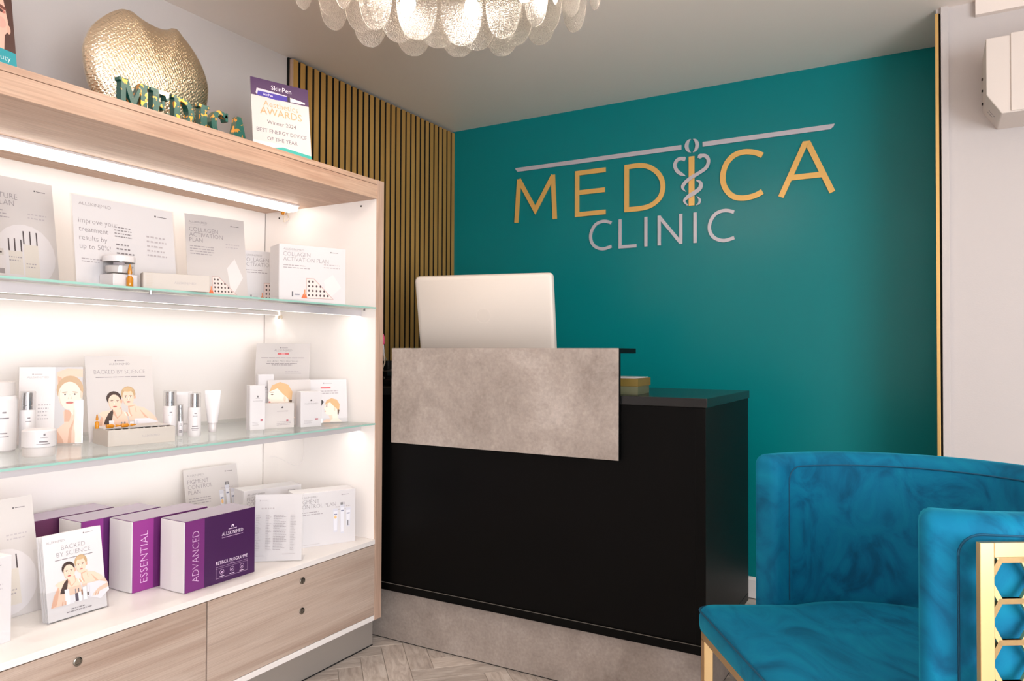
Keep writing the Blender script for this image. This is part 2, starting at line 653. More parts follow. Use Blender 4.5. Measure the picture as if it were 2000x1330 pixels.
def face(P, cx, cy, rx, ry, skin, shade, hair, tilt=0.0, lips=(188, 100, 92), brow=(92, 66, 50)):
    P.ell(cx, cy, rx, ry, skin, tilt)
    P.ell(cx - rx * 0.62, cy - ry * 0.12, rx * 0.30, ry * 0.62, shade, tilt)
    P.ell(cx - rx * 0.1, cy - ry * 0.05, rx * 0.78, ry * 0.9, skin, tilt)
    for s in (-1, 1):
        P.ell(cx + s * rx * 0.42, cy + ry * 0.13, rx * 0.22, ry * 0.05, shade)
        P.ell(cx + s * rx * 0.42, cy + ry * 0.10, rx * 0.17, ry * 0.055, (244, 236, 232))
        P.ell(cx + s * rx * 0.42, cy + ry * 0.10, rx * 0.09, ry * 0.058, (70, 58, 54), n=10)
        P.ell(cx + s * rx * 0.44, cy + ry * 0.25, rx * 0.26, ry * 0.035, brow, s * -0.12)
    P.poly([(cx - rx * 0.05, cy + ry * 0.08), (cx + rx * 0.06, cy + ry * 0.08), (cx + rx * 0.2, cy - ry * 0.24), (cx - rx * 0.18, cy - ry * 0.24)], shade)
    P.ell(cx, cy - ry * 0.1, rx * 0.08, ry * 0.16, SK3)
    P.ell(cx, cy - ry * 0.5, rx * 0.34, ry * 0.085, lips)
    P.rect(cx - rx * 0.3, cy - ry * 0.508, cx + rx * 0.3, cy - ry * 0.494, (120, 60, 58))


def two_women(P, x0, y0, k):
    """two women behind a row of jars; k = card width, (x0, y0) bottom corner of the picture"""
    def q(*pts):
        return [(x0 + (x - 70) / 885 * k, y0 + (1230 - y) / 885 * k) for x, y in pts]

    def el(cx, cy, rx, ry, col, rot=0.0, **kw):
        (a, b), = q((cx, cy))
        P.ell(a, b, rx / 885 * k, ry / 885 * k, col, rot, **kw)

    def fc(cx, cy, rx, ry, *a, **kw):
        (p, r), = q((cx, cy))
        face(P, p, r, rx / 885 * k, ry / 885 * k, *a, **kw)
    # blonde figure
    P.poly(q((585, 840), (600, 740), (690, 740), (700, 775), (800, 800), (890, 870), (960, 950), (990, 1010), (940, 1010), (860, 950), (740, 970), (600, 980)), SK1)
    P.poly(q((740, 815), (830, 920), (860, 955), (980, 1010), (940, 1012), (800, 930)), SK2)
    el(604, 602, 98, 108, (184, 154, 116))
    fc(600, 655, 76, 116, SK1, SK2, None, brow=(150, 112, 84))
    el(600, 540, 66, 30, (196, 166, 128))
    el(690, 650, 12, 26, SK2)
    P.poly(q((590, 770), (680, 760), (700, 860), (600, 870)), SK2)
    P.poly(q((610, 790), (680, 770), (690, 880), (620, 890)), SK1)
    # brunette figure
    P.poly(q((200, 860), (250, 830), (400, 810), (520, 830), (570, 900), (590, 1060), (560, 1140), (300, 1140), (230, 1180), (120, 1180), (170, 1020), (240, 900)), SK1)
    P.poly(q((240, 900), (260, 920), (230, 1060), (200, 1160), (120, 1180), (170, 1030)), SK2)
    P.poly(q((390, 800), (500, 780), (510, 870), (440, 940), (380, 860)), SK2)
    P.poly(q((410, 820), (490, 800), (500, 870), (440, 920)), SK1)
    el(410, 655, 97, 98, (64, 48, 42))
    fc(418, 715, 82, 112, SK1, SK2, None, 0.1, brow=(60, 44, 38))
    el(505, 700, 16, 30, SK2)
    P.poly(q((385, 805), (330, 860), (285, 940), (262, 1005), (345, 1018), (375, 930), (392, 850)), (68, 52, 46))
    # hand on shoulder, garments
    for i in range(4):
        P.poly(q((530 + 24 * i, 850 + 6 * i), (548 + 24 * i, 846 + 6 * i), (572 + 22 * i, 900 + 4 * i), (556 + 22 * i, 908 + 4 * i)), SK3 if i % 2 == 0 else SK2)
    P.poly(q((670, 950), (860, 955), (990, 1010), (1000, 1130), (860, 1230), (660, 1140)), (228, 226, 232))
    P.poly(q((330, 960), (390, 960), (400, 1060), (560, 1060), (580, 1160), (330, 1170)), (232, 230, 234))
    P.poly(q((985, 1015), (1000, 1080), (860, 1110), (800, 1165), (735, 1160), (760, 1120), (840, 1060)), SK1)
    for i in range(4):
        P.poly(q((745 + 22 * i, 1160), (760 + 22 * i, 1162), (790 + 18 * i, 1118), (776 + 18 * i, 1112)), SK2 if i % 2 else SK3)
    for i in range(5):
        P.poly(q((250 + 22 * i, 1180), (268 + 22 * i, 1180), (286 + 16 * i, 1126), (270 + 16 * i, 1120)), SK2 if i % 2 else SK1)
    # products in front
    for x, y, w, h, c in ((345, 965, 50, 220, (236, 234, 238)), (400, 1060, 60, 125, (222, 222, 228)), (478, 1050, 48, 118, (92, 82, 94)), (482, 985, 18, 62, (150, 146, 152)), (525, 985, 18, 55, (120, 112, 118)), (530, 1045, 46, 135, (238, 236, 240)), (600, 990, 54, 190, (240, 238, 242)), (572, 1020, 22, 80, (150, 110, 86)), (660, 1080, 24, 50, (104, 90, 84)), (690, 975, 16, 200, (214, 214, 222))):
        P.poly(q((x, y), (x + w, y), (x + w, y + h), (x, y + h)), c)
    return P


# ------------------------------------------------------------------ measures of the room
XL, YB, ZC = -2.33, 3.3606, 2.3075
XC, CK = -1.742, 2.0847            # cabinet front plane, cabinet end

# ------------------------------------------------------------------ the room
floor = tag(B(XL - .1, 2.7, -3.0, YB + .1, -0.06, -0.006).build('floor', M['floor_base']), kind='structure')
tag(B(XL - .1, 2.7, -3.0, YB + .1, ZC, ZC + .06).build('ceiling', M['ceiling']), kind='structure')
tag(B(XL - .1, XL, -3.0, YB + .1, 0, ZC).build('wall_left', M['white_wall']), kind='structure')
tag(B(XL, 0.0165, YB, YB + .1, 0, ZC).build('wall_back', M['teal']), kind='structure')
tag(MB().box(0.031, 2.6, 3.0, 3.12, 0, ZC).box(0.0165, 0.031, 3.0005, YB + .1, 0, ZC).build('wall_return', M['white_wall']), kind='structure')
tag(MB().box(2.6, 2.7, -3.0, -2.6, 0, ZC).box(2.6, 2.7, .6, 3.1, 0, ZC).box(2.6, 2.7, -2.6, .6, 0, .28).box(2.6, 2.7, -2.6, .6, 1.85, ZC).build('wall_right', M['white_wall']), kind='structure')
added_win = tag(B(2.65, 2.66, -2.6, .6, .28, 1.85).build('added_window_1', M['glass']), kind='structure')  # invented window, out of view, added to go with the fill light
wf = MB()
for a in (-2.6, -1.02, .56):
    wf.box(2.62, 2.68, a, a + .04, .28, 1.85)
wf.box(2.62, 2.68, -2.6, .6, .28, .32).box(2.62, 2.68, -2.6, .6, 1.81, 1.85)
wf.build('added_window_frame', M['skirt'], added_win)
tag(B(XL, 2.6, -3.1, -3.0, 0, ZC).build('wall_front', M['white_wall']), kind='structure')
tag(MB().prism([(YB, 0), (YB - .015, 0), (YB - .015, .078), (YB - .006, .09), (YB, .09)], -2.29, 0.0165, 'yz').build('baseboard_back', M['skirt']), kind='structure')
tag(MB().prism([(3.0, 0), (2.985, 0), (2.985, .078), (2.994, .09), (3.0, .09)], 0.06, 2.6, 'yz').build('baseboard_return', M['skirt']), kind='structure')
# gold corner strip, black strip in the gap, white board and ceiling bulkhead on the return wall
tag(MB().box(0.0135, 0.0245, 2.990, 3.0, 0.0, 2.289).build('trim_1', M['gold_trim'], bevel=.001), kind='structure')
tag(MB().box(0.0245, 0.0305, 2.997, 3.02, 0.0, 2.289).build('trim_2', M['felt']), kind='structure')
tag(MB().box(0.0313, 0.0545, 2.985, 3.0, 0.0, ZC).build('trim_3', M['white_wall'], bevel=.001), kind='structure')
tag(MB().box(0.1345, 2.6, 2.975, 3.0, 2.252, ZC).build('trim_4', M['ceiling'], bevel=.001), kind='structure')

# herringbone planks where the floor shows
PW, PL = 0.079, 0.316
plank_me = None
cs = math.cos(math.radians(45))
planks = 0


def plank(cx, cy, ang):
    global plank_me, planks
    if plank_me is None:
        o = B(-PL / 2 + .0006, PL / 2 - .0006, -PW / 2 + .0006, PW / 2 - .0006, -0.008, 0).build('plank', M['plank'], floor, bevel=.0008, seg=1)
        plank_me = o
    else:
        o = plank_me.copy()
        link(o, floor)
    o.location = (cx, cy, 0)
    o.rotation_euler = (0, 0, ang)
    planks += 1


spots = []
for i in range(-40, 60):
    for j in range(-12, 12):
        # 4:1 herringbone in plank-width units, turned by 45 degrees
        for u, v, a in ((i + 2.0, i + 0.5 + 8 * j, 0.0), (i + 0.5, i - 5.0 + 8 * j, math.pi / 2)):
            x, y = (u - v) * PW * cs - 1.48, (u + v) * PW * cs + 2.05
            if -2.0 < x < 1.2 and 0.3 < y < 3.3 and not (x < -0.75 and y > 2.4):
                spots.append((math.hypot(x + .75, y - 1.6), x, y, a))
for _d, x, y, a in sorted(spots)[:300]:
    plank(x, y, math.radians(45) + a)

# ------------------------------------------------------------------ slatted wall cladding: two panels of fifteen slats
SX = XL + 0.027
slat0 = None
for pnl, lab in ((0, 'brown slatted wood wall panel, the one against the teal wall'), (1, 'brown slatted wood wall panel, the one ending at the white wall')):
    y1 = YB - 0.6 * pnl
    t = thing('slat_panel', lab, 'wall panel', (XL, y1 - .6, 0), group='slatted wood panels')
    top = ZC - 0.006 if pnl == 0 else ZC - 0.004
    B(0.0005, 0.009, 0.002 if pnl == 0 else 0.0, 0.6, 0, top).build('felt_backing', M['felt'], t)
    if pnl == 1:
        B(0.009, 0.027, 0.0075, 0.0112, 0, ZC - 0.010).build('end_strip', M['oak_z'], t)
    for k in range(15):
        if slat0 is None:
            slat0 = o = MB().box(0.009, 0.0255, 0.0004, 0.0266, 0, ZC - 0.010, 1).box(0.0255, 0.027, 0, 0.027, 0, ZC - 0.010, 0).build('slat', [M['slat'], M['felt']], t)
        else:
            o = slat0.copy()
            link(o, t)
        o.location = (0, 0.0115 + 0.04 * k, 0)

# ------------------------------------------------------------------ wall sign
TW = 0.0058


def stroke(pts, w, y0, y1, taper=None):
    """flat ribbon along 2D (x,z) points with mitred joins, extruded between y0 and y1"""
    n = len(pts)
    P2 = [Vector(p) for p in pts]
    closed = (P2[0] - P2[-1]).length < 1e-6
    L, R = [], []
    for i in range(n):
        if closed:
            a, b = P2[(i - 1) % (n - 1)] if i in (0, n - 1) else P2[i - 1], P2[1] if i in (0, n - 1) else P2[i + 1]
        else:
            a, b = P2[max(i - 1, 0)], P2[min(i + 1, n - 1)]
        d1 = (P2[i] - a).normalized() if (P2[i] - a).length > 1e-9 else (b - P2[i]).normalized()
        d2 = (b - P2[i]).normalized() if (b - P2[i]).length > 1e-9 else d1
        t = (d1 + d2)
        t = t.normalized() if t.length > 1e-6 else d1
        nn = Vector((-t.y, t.x))
        c = max(0.42, abs(nn.dot(Vector((-d1.y, d1.x)))))
        hw = (w if taper is None else w * taper[i]) / 2 / c
        L.append(P2[i] + nn * hw)
        R.append(P2[i] - nn * hw)
    vs = [(p.x, y0, p.y) for p in L] + [(p.x, y0, p.y) for p in R] + [(p.x, y1, p.y) for p in L] + [(p.x, y1, p.y) for p in R]
    fs = []
    for i in range(n - 1):
        fs += [(i, i + 1, n + i + 1, n + i), (2 * n + i + 1, 2 * n + i, 3 * n + i, 3 * n + i + 1), (i + 1, i, 2 * n + i, 2 * n + i + 1), (n + i, n + i + 1, 3 * n + i + 1, 3 * n + i)]
    if not closed:
        fs += [(0, n, 3 * n, 2 * n), (2 * n - 1, n - 1, 3 * n - 1, 4 * n - 1)]
    return vs, fs


def spline(pts, m=5):
    out = []
    n = len(pts)
    for i in range(n - 1):
        p0, p1, p2, p3 = [Vector(pts[max(0, min(n - 1, k))]) for k in (i - 1, i, i + 1, i + 2)]
        for s in range(m):
            t = s / m
            out.append(tuple(0.5 * ((2 * p1) + (-p0 + p2) * t + (2 * p0 - 5 * p1 + 4 * p2 - p3) * t * t + (-p0 + 3 * p1 - 3 * p2 + p3) * t ** 3)))
    out.append(tuple(pts[-1]))
    return out


def sign_letter(name, label, strokes, w, m, cat='sign letter', group=None, taper=None):
    mb = MB()
    for k, s in enumerate(strokes):
        vs, fs = stroke(s, w, YB - 0.0065 - 0.0001 * k, YB - 0.0012, taper)
        mb.add(vs, fs)
    o = mb.build(name, m)
    return tag(o, label, cat, group)


GM, SM = M['gold_sign'], M['silver_sign']
g = 'gold letters of the wall sign'
sign_letter('sign_letter', 'gold letter M fixed to the teal wall', [[(-1.904, 1.764), (-1.888, 1.993)], [(-1.890, 1.991), (-1.791, 1.821), (-1.687, 1.991)], [(-1.689, 1.993), (-1.677, 1.764)]], .024, GM, group=g)
sign_letter('sign_letter', 'gold letter E fixed to the teal wall', [[(-1.397, 1.984), (-1.5515, 1.984), (-1.5515, 1.775), (-1.397, 1.775)], [(-1.551, 1.885), (-1.401, 1.885)]], .0235, GM, group=g)
sign_letter('sign_letter', 'gold letter D fixed to the teal wall', [spline([(-1.287, 1.983), (-1.225, 1.983), (-1.178, 1.972), (-1.135, 1.941), (-1.110, 1.9), (-1.106, 1.855), (-1.122, 1.815), (-1.16, 1.786), (-1.21, 1.775), (-1.287, 1.775)], 4), [(-1.287, 1.9945), (-1.287, 1.7635)]], .0235, GM, group=g)
sign_letter('sign_letter', 'gold rod letter I between two silver snakes on the teal wall', [[(-.9675, 1.994), (-.9675, 1.764)]], .027, GM, group=g)
sign_letter('sign_letter', 'gold letter C fixed to the teal wall', [spline([(-.650, 1.957), (-.682, 1.974), (-.731, 1.983), (-.775, 1.972), (-.806, 1.942), (-.822, 1.899), (-.822, 1.856), (-.806, 1.817), (-.775, 1.786), (-.731, 1.775), (-.683, 1.781), (-.650, 1.796)], 4)], .0245, GM, group=g)
sign_letter('sign_letter', 'gold letter A fixed to the teal wall', [[(-.572, 1.763), (-.4735, 1.983), (-.4595, 1.983), (-.364, 1.763)], [(-.533, 1.843), (-.401, 1.843)]], .024, GM, group=g)
g = 'silver letters of the wall sign'
cc = [(0.111, 0.126), (0.074, 0.137), (0.035, 0.129), (0.011, 0.104), (0.0, 0.069), (0.007, 0.036), (0.029, 0.012), (0.067, 0.0), (0.112, 0.010)]
sign_letter('sign_letter', 'silver letter C at the start of the word CLINIC', [spline([(-1.4775 + x, 1.592 + z) for x, z in cc], 4)], .0155, SM, group=g)
sign_letter('sign_letter', 'silver letter L of the word CLINIC', [[(-1.3205, 1.731), (-1.3205, 1.5955), (-1.236, 1.5955)]], .0155, SM, group=g)
sign_letter('sign_letter', 'silver letter I between the L and N of CLINIC', [[(-1.189, 1.731), (-1.189, 1.589)]], .0155, SM, group=g)
sign_letter('sign_letter', 'silver letter N of the word CLINIC', [[(-1.123, 1.589), (-1.123, 1.731)], [(-1.124, 1.727), (-1.0175, 1.593)], [(-1.0185, 1.589), (-1.0185, 1.731)]], .0155, SM, group=g)
sign_letter('sign_letter', 'silver letter I between the N and last C of CLINIC', [[(-.951, 1.731), (-.951, 1.589)]], .0155, SM, group=g)
sign_letter('sign_letter', 'silver letter C at the end of the word CLINIC', [spline([(-.885 + x, 1.590 + z) for x, z in cc], 4)], .0155, SM, group=g)
mb = MB().prism([(-1.911, 2.054), (-1.9105, 2.049), (-1.898, 2.033), (-1.016, 2.032), (-1.016, 2.054)], YB - .0065, YB - .0012)
tag(mb.build('sign_bar', SM), 'long silver bar above the gold letters M, E and D', 'sign bar', 'silver bars of the wall sign')
mb = MB().prism([(-.916, 2.032), (-.372, 2.032), (-.359, 2.042), (-.354, 2.053), (-.916, 2.054)], YB - .0065, YB - .0012)
tag(mb.build('sign_bar', SM), 'silver bar above the gold letters C and A', 'sign bar', 'silver bars of the wall sign')
emb = thing('snake_emblem', 'silver emblem of two snakes twined around the gold letter I', 'emblem', (0, 0, 0))
crL = [(-.971, 2.075), (-.984, 2.066), (-.991, 2.045), (-.984, 2.024), (-.971, 2.013)]


def emb_part(name, pts, w, taper=None, y=YB - .0095):
    sp = spline(pts, 5)
    tp = None
    if taper:
        n = len(sp)
        tp = [taper(i / (n - 1)) for i in range(n)]
    vs, fs = stroke(sp, w, y, YB - .0012 if y > YB - .009 else y + .003, tp)
    return MB().add(vs, fs).build(name, SM, emb)


emb_part('crescent', crL, .018, lambda t: max(.08, math.sin(math.pi * t)), YB - .0065)
emb_part('crescent', [(-1.932 - x, z - .001) for x, z in crL], .018, lambda t: max(.08, math.sin(math.pi * t)), YB - .0065)
head = lambda t: (1.25 if t < .1 else 1.0) * (0.25 if t < .03 else 1) * (1 if t < .85 else max(.12, (1 - t) / .15))
emb_part('snake', [(-.939, 1.984), (-.918, 1.990), (-.898, 1.984), (-.888, 1.962), (-.898, 1.933), (-.931, 1.912), (-.969, 1.894), (-.998, 1.873), (-1.009, 1.851), (-.992, 1.830)], .0165, head)
emb_part('snake', [(-.996, 1.984), (-1.017, 1.990), (-1.037, 1.984), (-1.047, 1.962), (-1.037, 1.935), (-1.02, 1.92), (-.996, 1.906)], .0165, head, YB - .0065)
emb_part('snake_coil', [(-.944, 1.879), (-.925, 1.866), (-.926, 1.842), (-.95, 1.824), (-.984, 1.806), (-1.001, 1.788), (-.985, 1.767)], .015, lambda t: .3 + 1.0 * min(1, t * 4) * (1 if t < .6 else max(.15, (1 - t) / .4)), YB - .0095)
emb_part('snake_coil', [(-.944, 1.806), (-.930, 1.79), (-.932, 1.773), (-.946, 1.764)], .012, lambda t: max(.2, math.sin(math.pi * t)), YB - .0065)

# ------------------------------------------------------------------ electrical box on the return wall
eb = thing('electrical_box', 'white wall-mounted electrical box with a cut-off lower corner', 'electrical box', (0.155, 3.0, 1.85))
MB().prism([(0, .066), (.041, 0), (.36, 0), (.36, .25), (0, .25)], -.196, 0).build('casing', M['elec'], eb, bevel=.003)
B(.066, .352, -.2005, -.196, .004, .254).build('cover', M['elec'], eb, bevel=.002)
for zz in (.085, .13, .17):
    B(-.004, .0, -.03, -.02, zz, zz + .006).build('screw', M['hole'], eb)
P = Print()
P.lines(0, 0, .03, 2, .008, (150, 144, 148), seed=14)
o = P.build(eb, 'marking')
o.location = (.012, -.10, .042)
o.rotation_euler = (math.radians(60), math.radians(58), 0)

# ------------------------------------------------------------------ display cabinet
Y0 = 0.35                                    # far end of the cabinet, outside the picture
cab = thing('display_cabinet', 'tall oak and white display cabinet with lit glass shelves and two drawers', 'cabinet', (XC, 0, 0))
B(-.578, 0, Y0, CK - .0367, 1.684, 1.7006).build('top_board', M['oak_y'], cab, bevel=.001)
B(-.020, -.0015, Y0, CK - .0367, 1.6324, 1.6832).build('fascia', M['oak_y'], cab, bevel=.001)
B(-.578, -.020, Y0, CK - .0367, 1.6324, 1.6838).build('soffit', M['oak_y'], cab)
B(-.578, 0.001, CK - .0365, CK, .1152, 1.7006).build('side_panel', M['oak_z'], cab, bevel=.001)
B(-.5775, -.004, CK - .0372, CK - .0365, .4035, 1.6322).build('side_lining', M['cab_white'], cab)
B(-.578, 0, Y0 - .0367, Y0, .1152, 1.7006).build('side_panel', M['oak_z'], cab, bevel=.001)
B(-.586, -.580, Y0, CK - .0372, .10, 1.69).build('back_panel', M['cab_white'], cab)
B(-.578, 0.001, Y0, CK - .0367, .3869, .4032).build('base_board', M['cab_white'], cab, bevel=.0008)
B(-.578, 0, Y0, CK - .0367, .1152, .1333).build('bottom_board', M['cab_white'], cab, bevel=.0008)
B(-.578, -.050, Y0, 2.097, 0.0, .1150).build('plinth', M['plinth'], cab)
B(-.05, -.0485, Y0, 2.097, 0.0, .0035).build('plinth_seal', M['felt'], cab)
split = 1.3470
for a, b, hs in ((split + .0022, CK - .0372, [(1.6984, .3495), (1.6973, .2543)]), (0.62, split - .0022, [(.9927, .3489), (.9927, .2543)]), (Y0 + .001, 0.616, [])):
    d = B(-.40, 0.0005, a, b, .1345, .3845).build('drawer', M['oak_drawer'], cab, bevel=.0015)
    for yy, zz in hs:
        lk = MB().lathe([(.0105, 0), (.0105, .0022), (.0085, .0035), (.0065, .0035), (.006, .0020), (0.0005, .0020)], 20).build('lock', M['dark_steel'], d, smooth=True)
        lk.rotation_euler = (0, math.radians(90), 0)
        lk.location = (.0006, yy, zz)
    if hs:
        pass
for (yy, xx, zz) in ((CK - .0374, -.50, 1.606), (CK - .0374, -.075, 1.613)):
    o = MB().lathe([(.0035, 0), (.0035, .0006), (.0005, .0006)], 12).build('screw_hole', M['hole'], cab)
    o.rotation_euler = (math.radians(90), 0, 0)
    o.location = (xx, yy, zz)


def led(x, y0, y1, z, w=.012):
    pr = MB().box(x - w / 2 - .003, x + w / 2 + .003, y0, y1, z - .0015, z).box(x - w / 2 - .003, x - w / 2, y0, y1, z - .013, z - .0015).box(x + w / 2, x + w / 2 + .003, y0, y1, z - .013, z - .0015).build('led_profile', M['alu'], cab)
    B(x - w / 2, x + w / 2, y0 + .002, y1 - .002, z - .011, z - .004).build('led_diffuser', M['led'], pr)


ye = CK - .0375
pr = MB().box(-.338, -.334, Y0 + .02, 1.995, 1.6262, 1.6324).box(-.402, -.338, Y0 + .02, 1.995, 1.6294, 1.6324).build('led_profile', M['alu'], cab)
MB().prism([(-.400, 1.6294), (-.339, 1.6294), (-.339, 1.6140), (-.348, 1.6095), (-.391, 1.6095), (-.400, 1.6140)], Y0 + .022, 1.993).build('led_diffuser', M['led_wide'], pr)
for zg in (1.2392, .8209):
    led(-.503, Y0 + .02, ye - .004, zg - .0055)
    # front profile: taller bar set back under the glass
    B(-.076, -.068, Y0 + .02, ye - .002, zg - .0307, zg - .0075).build('led_profile', M['alu_grey'], cab)
    pr = B(-.096, -.076, Y0 + .02, ye - .002, zg - .024, zg - .0075).build('led_profile', M['alu'], cab)
    B(-.0945, -.0765, Y0 + .025, ye - .006, zg - .0295, zg - .024).build('led_diffuser', M['led'], pr)
# cable and plug at the end of the upper strip, clips under the shelf, loose wire below
MB().tube(spline([(-.40, 1.99, 1.624), (-.44, ye - .03, 1.60), (-.45, ye - .02, 1.585), (-.44, ye - .006, 1.60), (-.455, ye - .004, 1.622)], 5), .0018, 6).build('strip_cable', M['cable'], cab, smooth=True)
MB().lathe([(.004, 0), (.009, .003), (.009, .012), (.003, .016)], 10, (-.462, ye - .014, 1.613)).build('strip_plug', M['amber'], cab, smooth=True)
for x in (-.470, -.485):
    MB().lathe([(.003, 0), (.0045, .004), (.0045, .012), (.003, .014)], 10, (x, ye - .012, 1.2335 - .028)).build('strip_clip', M['cable'], cab)
MB().tube(spline([(-.36, ye - .003, .80), (-.353, ye - .003, .74), (-.35, ye - .004, .69), (-.36, ye - .006, .655), (-.385, ye - .012, .640), (-.42, ye - .02, .650), (-.47, ye - .03, .668), (-.50, ye - .035, .668)], 5), .0009, 5).build('loose_wire', M['alu'], cab, smooth=True)

for zg, lab in ((1.2392, 'glass shelf of the oak cabinet, the upper of two'), (.8209, 'glass shelf of the oak cabinet, the lower of two')):
    t = thing('glass_shelf', lab, 'shelf', (XC, 0, zg), group='glass shelves')
    B(-.576, -.0012, Y0 + .002, CK - .0385, -.0052, 0).build('pane', M['glass'], t)
    B(-.0012, 0.0, Y0 + .002, CK - .0385, -.0055, 0.0).build('polished_edge', M['glass_edge'], t)
    for yy in (1.2, CK - .045):
        for xx in (-.05, -.52):
            MB().lathe([(.004, -.012), (.004, -.0055)], 8, (xx, yy, 0)).build('shelf_pin', M['chrome'], t)

ZB, ZM, ZU, ZT = .4032, .8209, 1.2392, 1.7006
D2R = math.radians


def card(name, label, cat, bl, ang, w, h, lean, z, design=None, m='card_grey', thick=.0016, strut=True, group=None):
    """printed board: bl = bottom corner at its left end as one faces it; leans back by `lean` degrees"""
    t = thing(name, label, cat, (bl[0], bl[1], z + .0006), D2R(ang), group, rx=-D2R(lean))
    B(0, w, 0, thick, 0, h).build('board', M[m], t)
    if design:
        P = Print()
        design(P, w, h)
        P.build(t)
    if strut and lean > 2:
        L = h * .55
        ft = math.tan(D2R(lean)) * L
        o = MB().add([(w * .5 - .02, thick, L), (w * .5 + .02, thick, L), (w * .5 + .02, thick + .02 + ft * 1.4, .0065), (w * .5 - .02, thick + .02 + ft * 1.4, .0065),
                      (w * .5 - .02, thick, L + .002), (w * .5 + .02, thick, L + .002), (w * .5 + .02, thick + .022 + ft * 1.4, .0075), (w * .5 - .02, thick + .022 + ft * 1.4, .0075)],
                     [(0, 1, 2, 3), (7, 6, 5, 4), (0, 4, 5, 1), (1, 5, 6, 2), (2, 6, 7, 3), (3, 7, 4, 0)]).build('strut', M[m], t)
    return t


def carton(name, label, bl, ang, w, d, h, z, m='paper', design=None, side=None, lid=True, cat='box', group=None):
    t = thing(name, label, cat, (bl[0], bl[1], z), D2R(ang), group)
    B(0, w, 0, d, 0, h).build('carton', M[m], t, bevel=.0012)
    if design:
        P = Print()
        design(P, w, h)
        P.build(t)
    if lid:
        # the tuck flap folded in along the end
        MB().box(-.0006, 0, d * .06, d * .94, h * .10, h * .995).build('end_flap', M[m] if side is None else side, t)
    return t


# ---- designs


def plan_design(title, sub=2, art=None, foot=True):
    def f(P, w, h):
        m = min(w, h)
        allskin(P, w * .06, h * .90, m * .05, G2, w=w * .30)
        P.rect(w * .06, h * .882, w * .36, h * .884, G4)
        house(P, w * .76, h * .905, m * .02)
        y = h * .80
        for s in title:
            P.text(s, w * .06, y, m * .105, G2, 0.018, sx=.9)
            y -= m * .088
        P.lines(w * .06, y + m * .01, w * .42, sub, m * .042, G3, seed=len(title))
        P.lines(w * .66, h * .68, w * .26, 2, m * .05, G4, seed=3)
        if art:
            art(P, w, h)
        if foot:
            P.rect(w * .06, h * .045, w * .4, h * .05, G4)
    return f


def dots_art(P, w, h):
    x0, y0, s = w * .42, h * .10, w * .06
    P.poly([(w * .66, h * .40), (w * .80, h * .52), (w * .93, h * .30), (w * .72, h * .06)], (222, 214, 214))
    P.poly([(x0 - s * .4, y0 - s * .3), (x0 - s * .4, y0 + s * 4.6), (x0 + s * 1.6, y0 + s * 4.6), (x0 + s * 6.6, y0 - s * .3)], (196, 168, 164))
    P.poly([(x0 - s * .25, y0 - s * .15), (x0 - s * .25, y0 + s * 4.4), (x0 + s * 1.5, y0 + s * 4.4), (x0 + s * 6.2, y0 - s * .15)], (226, 210, 206))
    for r, n in enumerate((6, 5, 4, 2)):
        for c in range(n):
            P.ell(x0 + s * .3 + c * s * .95, y0 + s * .5 + r * s * 1.1, s * .24, s * .30, (74, 60, 62), n=8)
    P.poly([(x0 - s * 1.6, y0 - s * .3), (x0 - s * .1, y0 - s * .3), (x0 - s * .4, y0 + s * .7), (x0 - s * 1.1, y0 + s * .8)], (222, 110, 66))
    P.rect(x0 - s * .9, y0 + s * .4, x0 - s * .6, y0 + s * 1.8, (230, 140, 90))
    P.rect(x0 - s * 3.2, y0 + s * .4, x0 - s * 2.0, y0 + s * .7, (140, 140, 150))
    P.rect(x0 - s * 3.9, y0, x0 - s * 3.6, y0 + s * 1.2, (80, 80, 86))


def tubes_art(P, w, h):
    for k, (x, y0, y1, bw) in enumerate(((.66, .22, .66, .085), (.775, .18, .72, .075), (.875, .30, .66, .085))):
        P.poly([(w * (x - bw / 2), h * y1), (w * (x + bw / 2), h * y1), (w * (x + bw * .36), h * y0), (w * (x - bw * .36), h * y0)], (206, 206, 216))
        P.poly([(w * (x - bw * .40), h * (y1 - .05)), (w * (x + bw * .40), h * (y1 - .05)), (w * (x + bw * .3), h * (y0 + .03)), (w * (x - bw * .3), h * (y0 + .03))], (222, 222, 230))
        P.rect(w * (x - bw * .3), h * (y1 - .12), w * (x + bw * .3), h * (y1 - .10), (120, 124, 150))
    P.ell(w * .66, h * .50, w * .022, h * .03, (236, 190, 130))
    for i, x in enumerate((.752, .775, .80)):
        P.rect(w * (x - .006), h * .72, w * (x + .006), h * .765, (70, 68, 74))
    P.rect(w * .866, h * .32, w * .878, h * .42, (52, 52, 58))
    P.rect(w * .888, h * .32, w * .894, h * .42, (150, 150, 156))


def signature_art(P, w, h):
    P.ell(w * .60, h * .30, w * .37, h * .28, (212, 207, 208))
    for x, a, b in ((.40, .33, .44), (.47, .33, .445), (.545, .33, .44), (.58, .40, .52), (.66, .40, .525), (.74, .40, .52)):
        P.rect(w * x, h * a, w * (x + .016), h * b, (72, 62, 64))
    for x0, x1, y0, y1, c in ((.40, .56, .12, .33, (210, 202, 192)), (.58, .76, .10, .40, (212, 204, 194)), (.03, .36, .10, .32, (212, 205, 204)), (.12, .34, .28, .34, (198, 191, 186))):
        P.rect(w * x0, h * y0, w * x1, h * y1, c)
    P.rect(w * .20, h * .30, w * .32, h * .315, (70, 62, 62))
    P.rect(w * .28, h * .12, w * .34, h * .165, (150, 142, 142))
    P.lines(w * .40, h * .27, w * .16, 2, h * .03, G3, seed=4)
    P.lines(w * .60, h * .22, w * .14, 2, h * .03, G3, seed=5)
    P.lines(w * .03, h * .055, w * .5, 1, .01, (196, 168, 174), h=w * .018, seed=8)


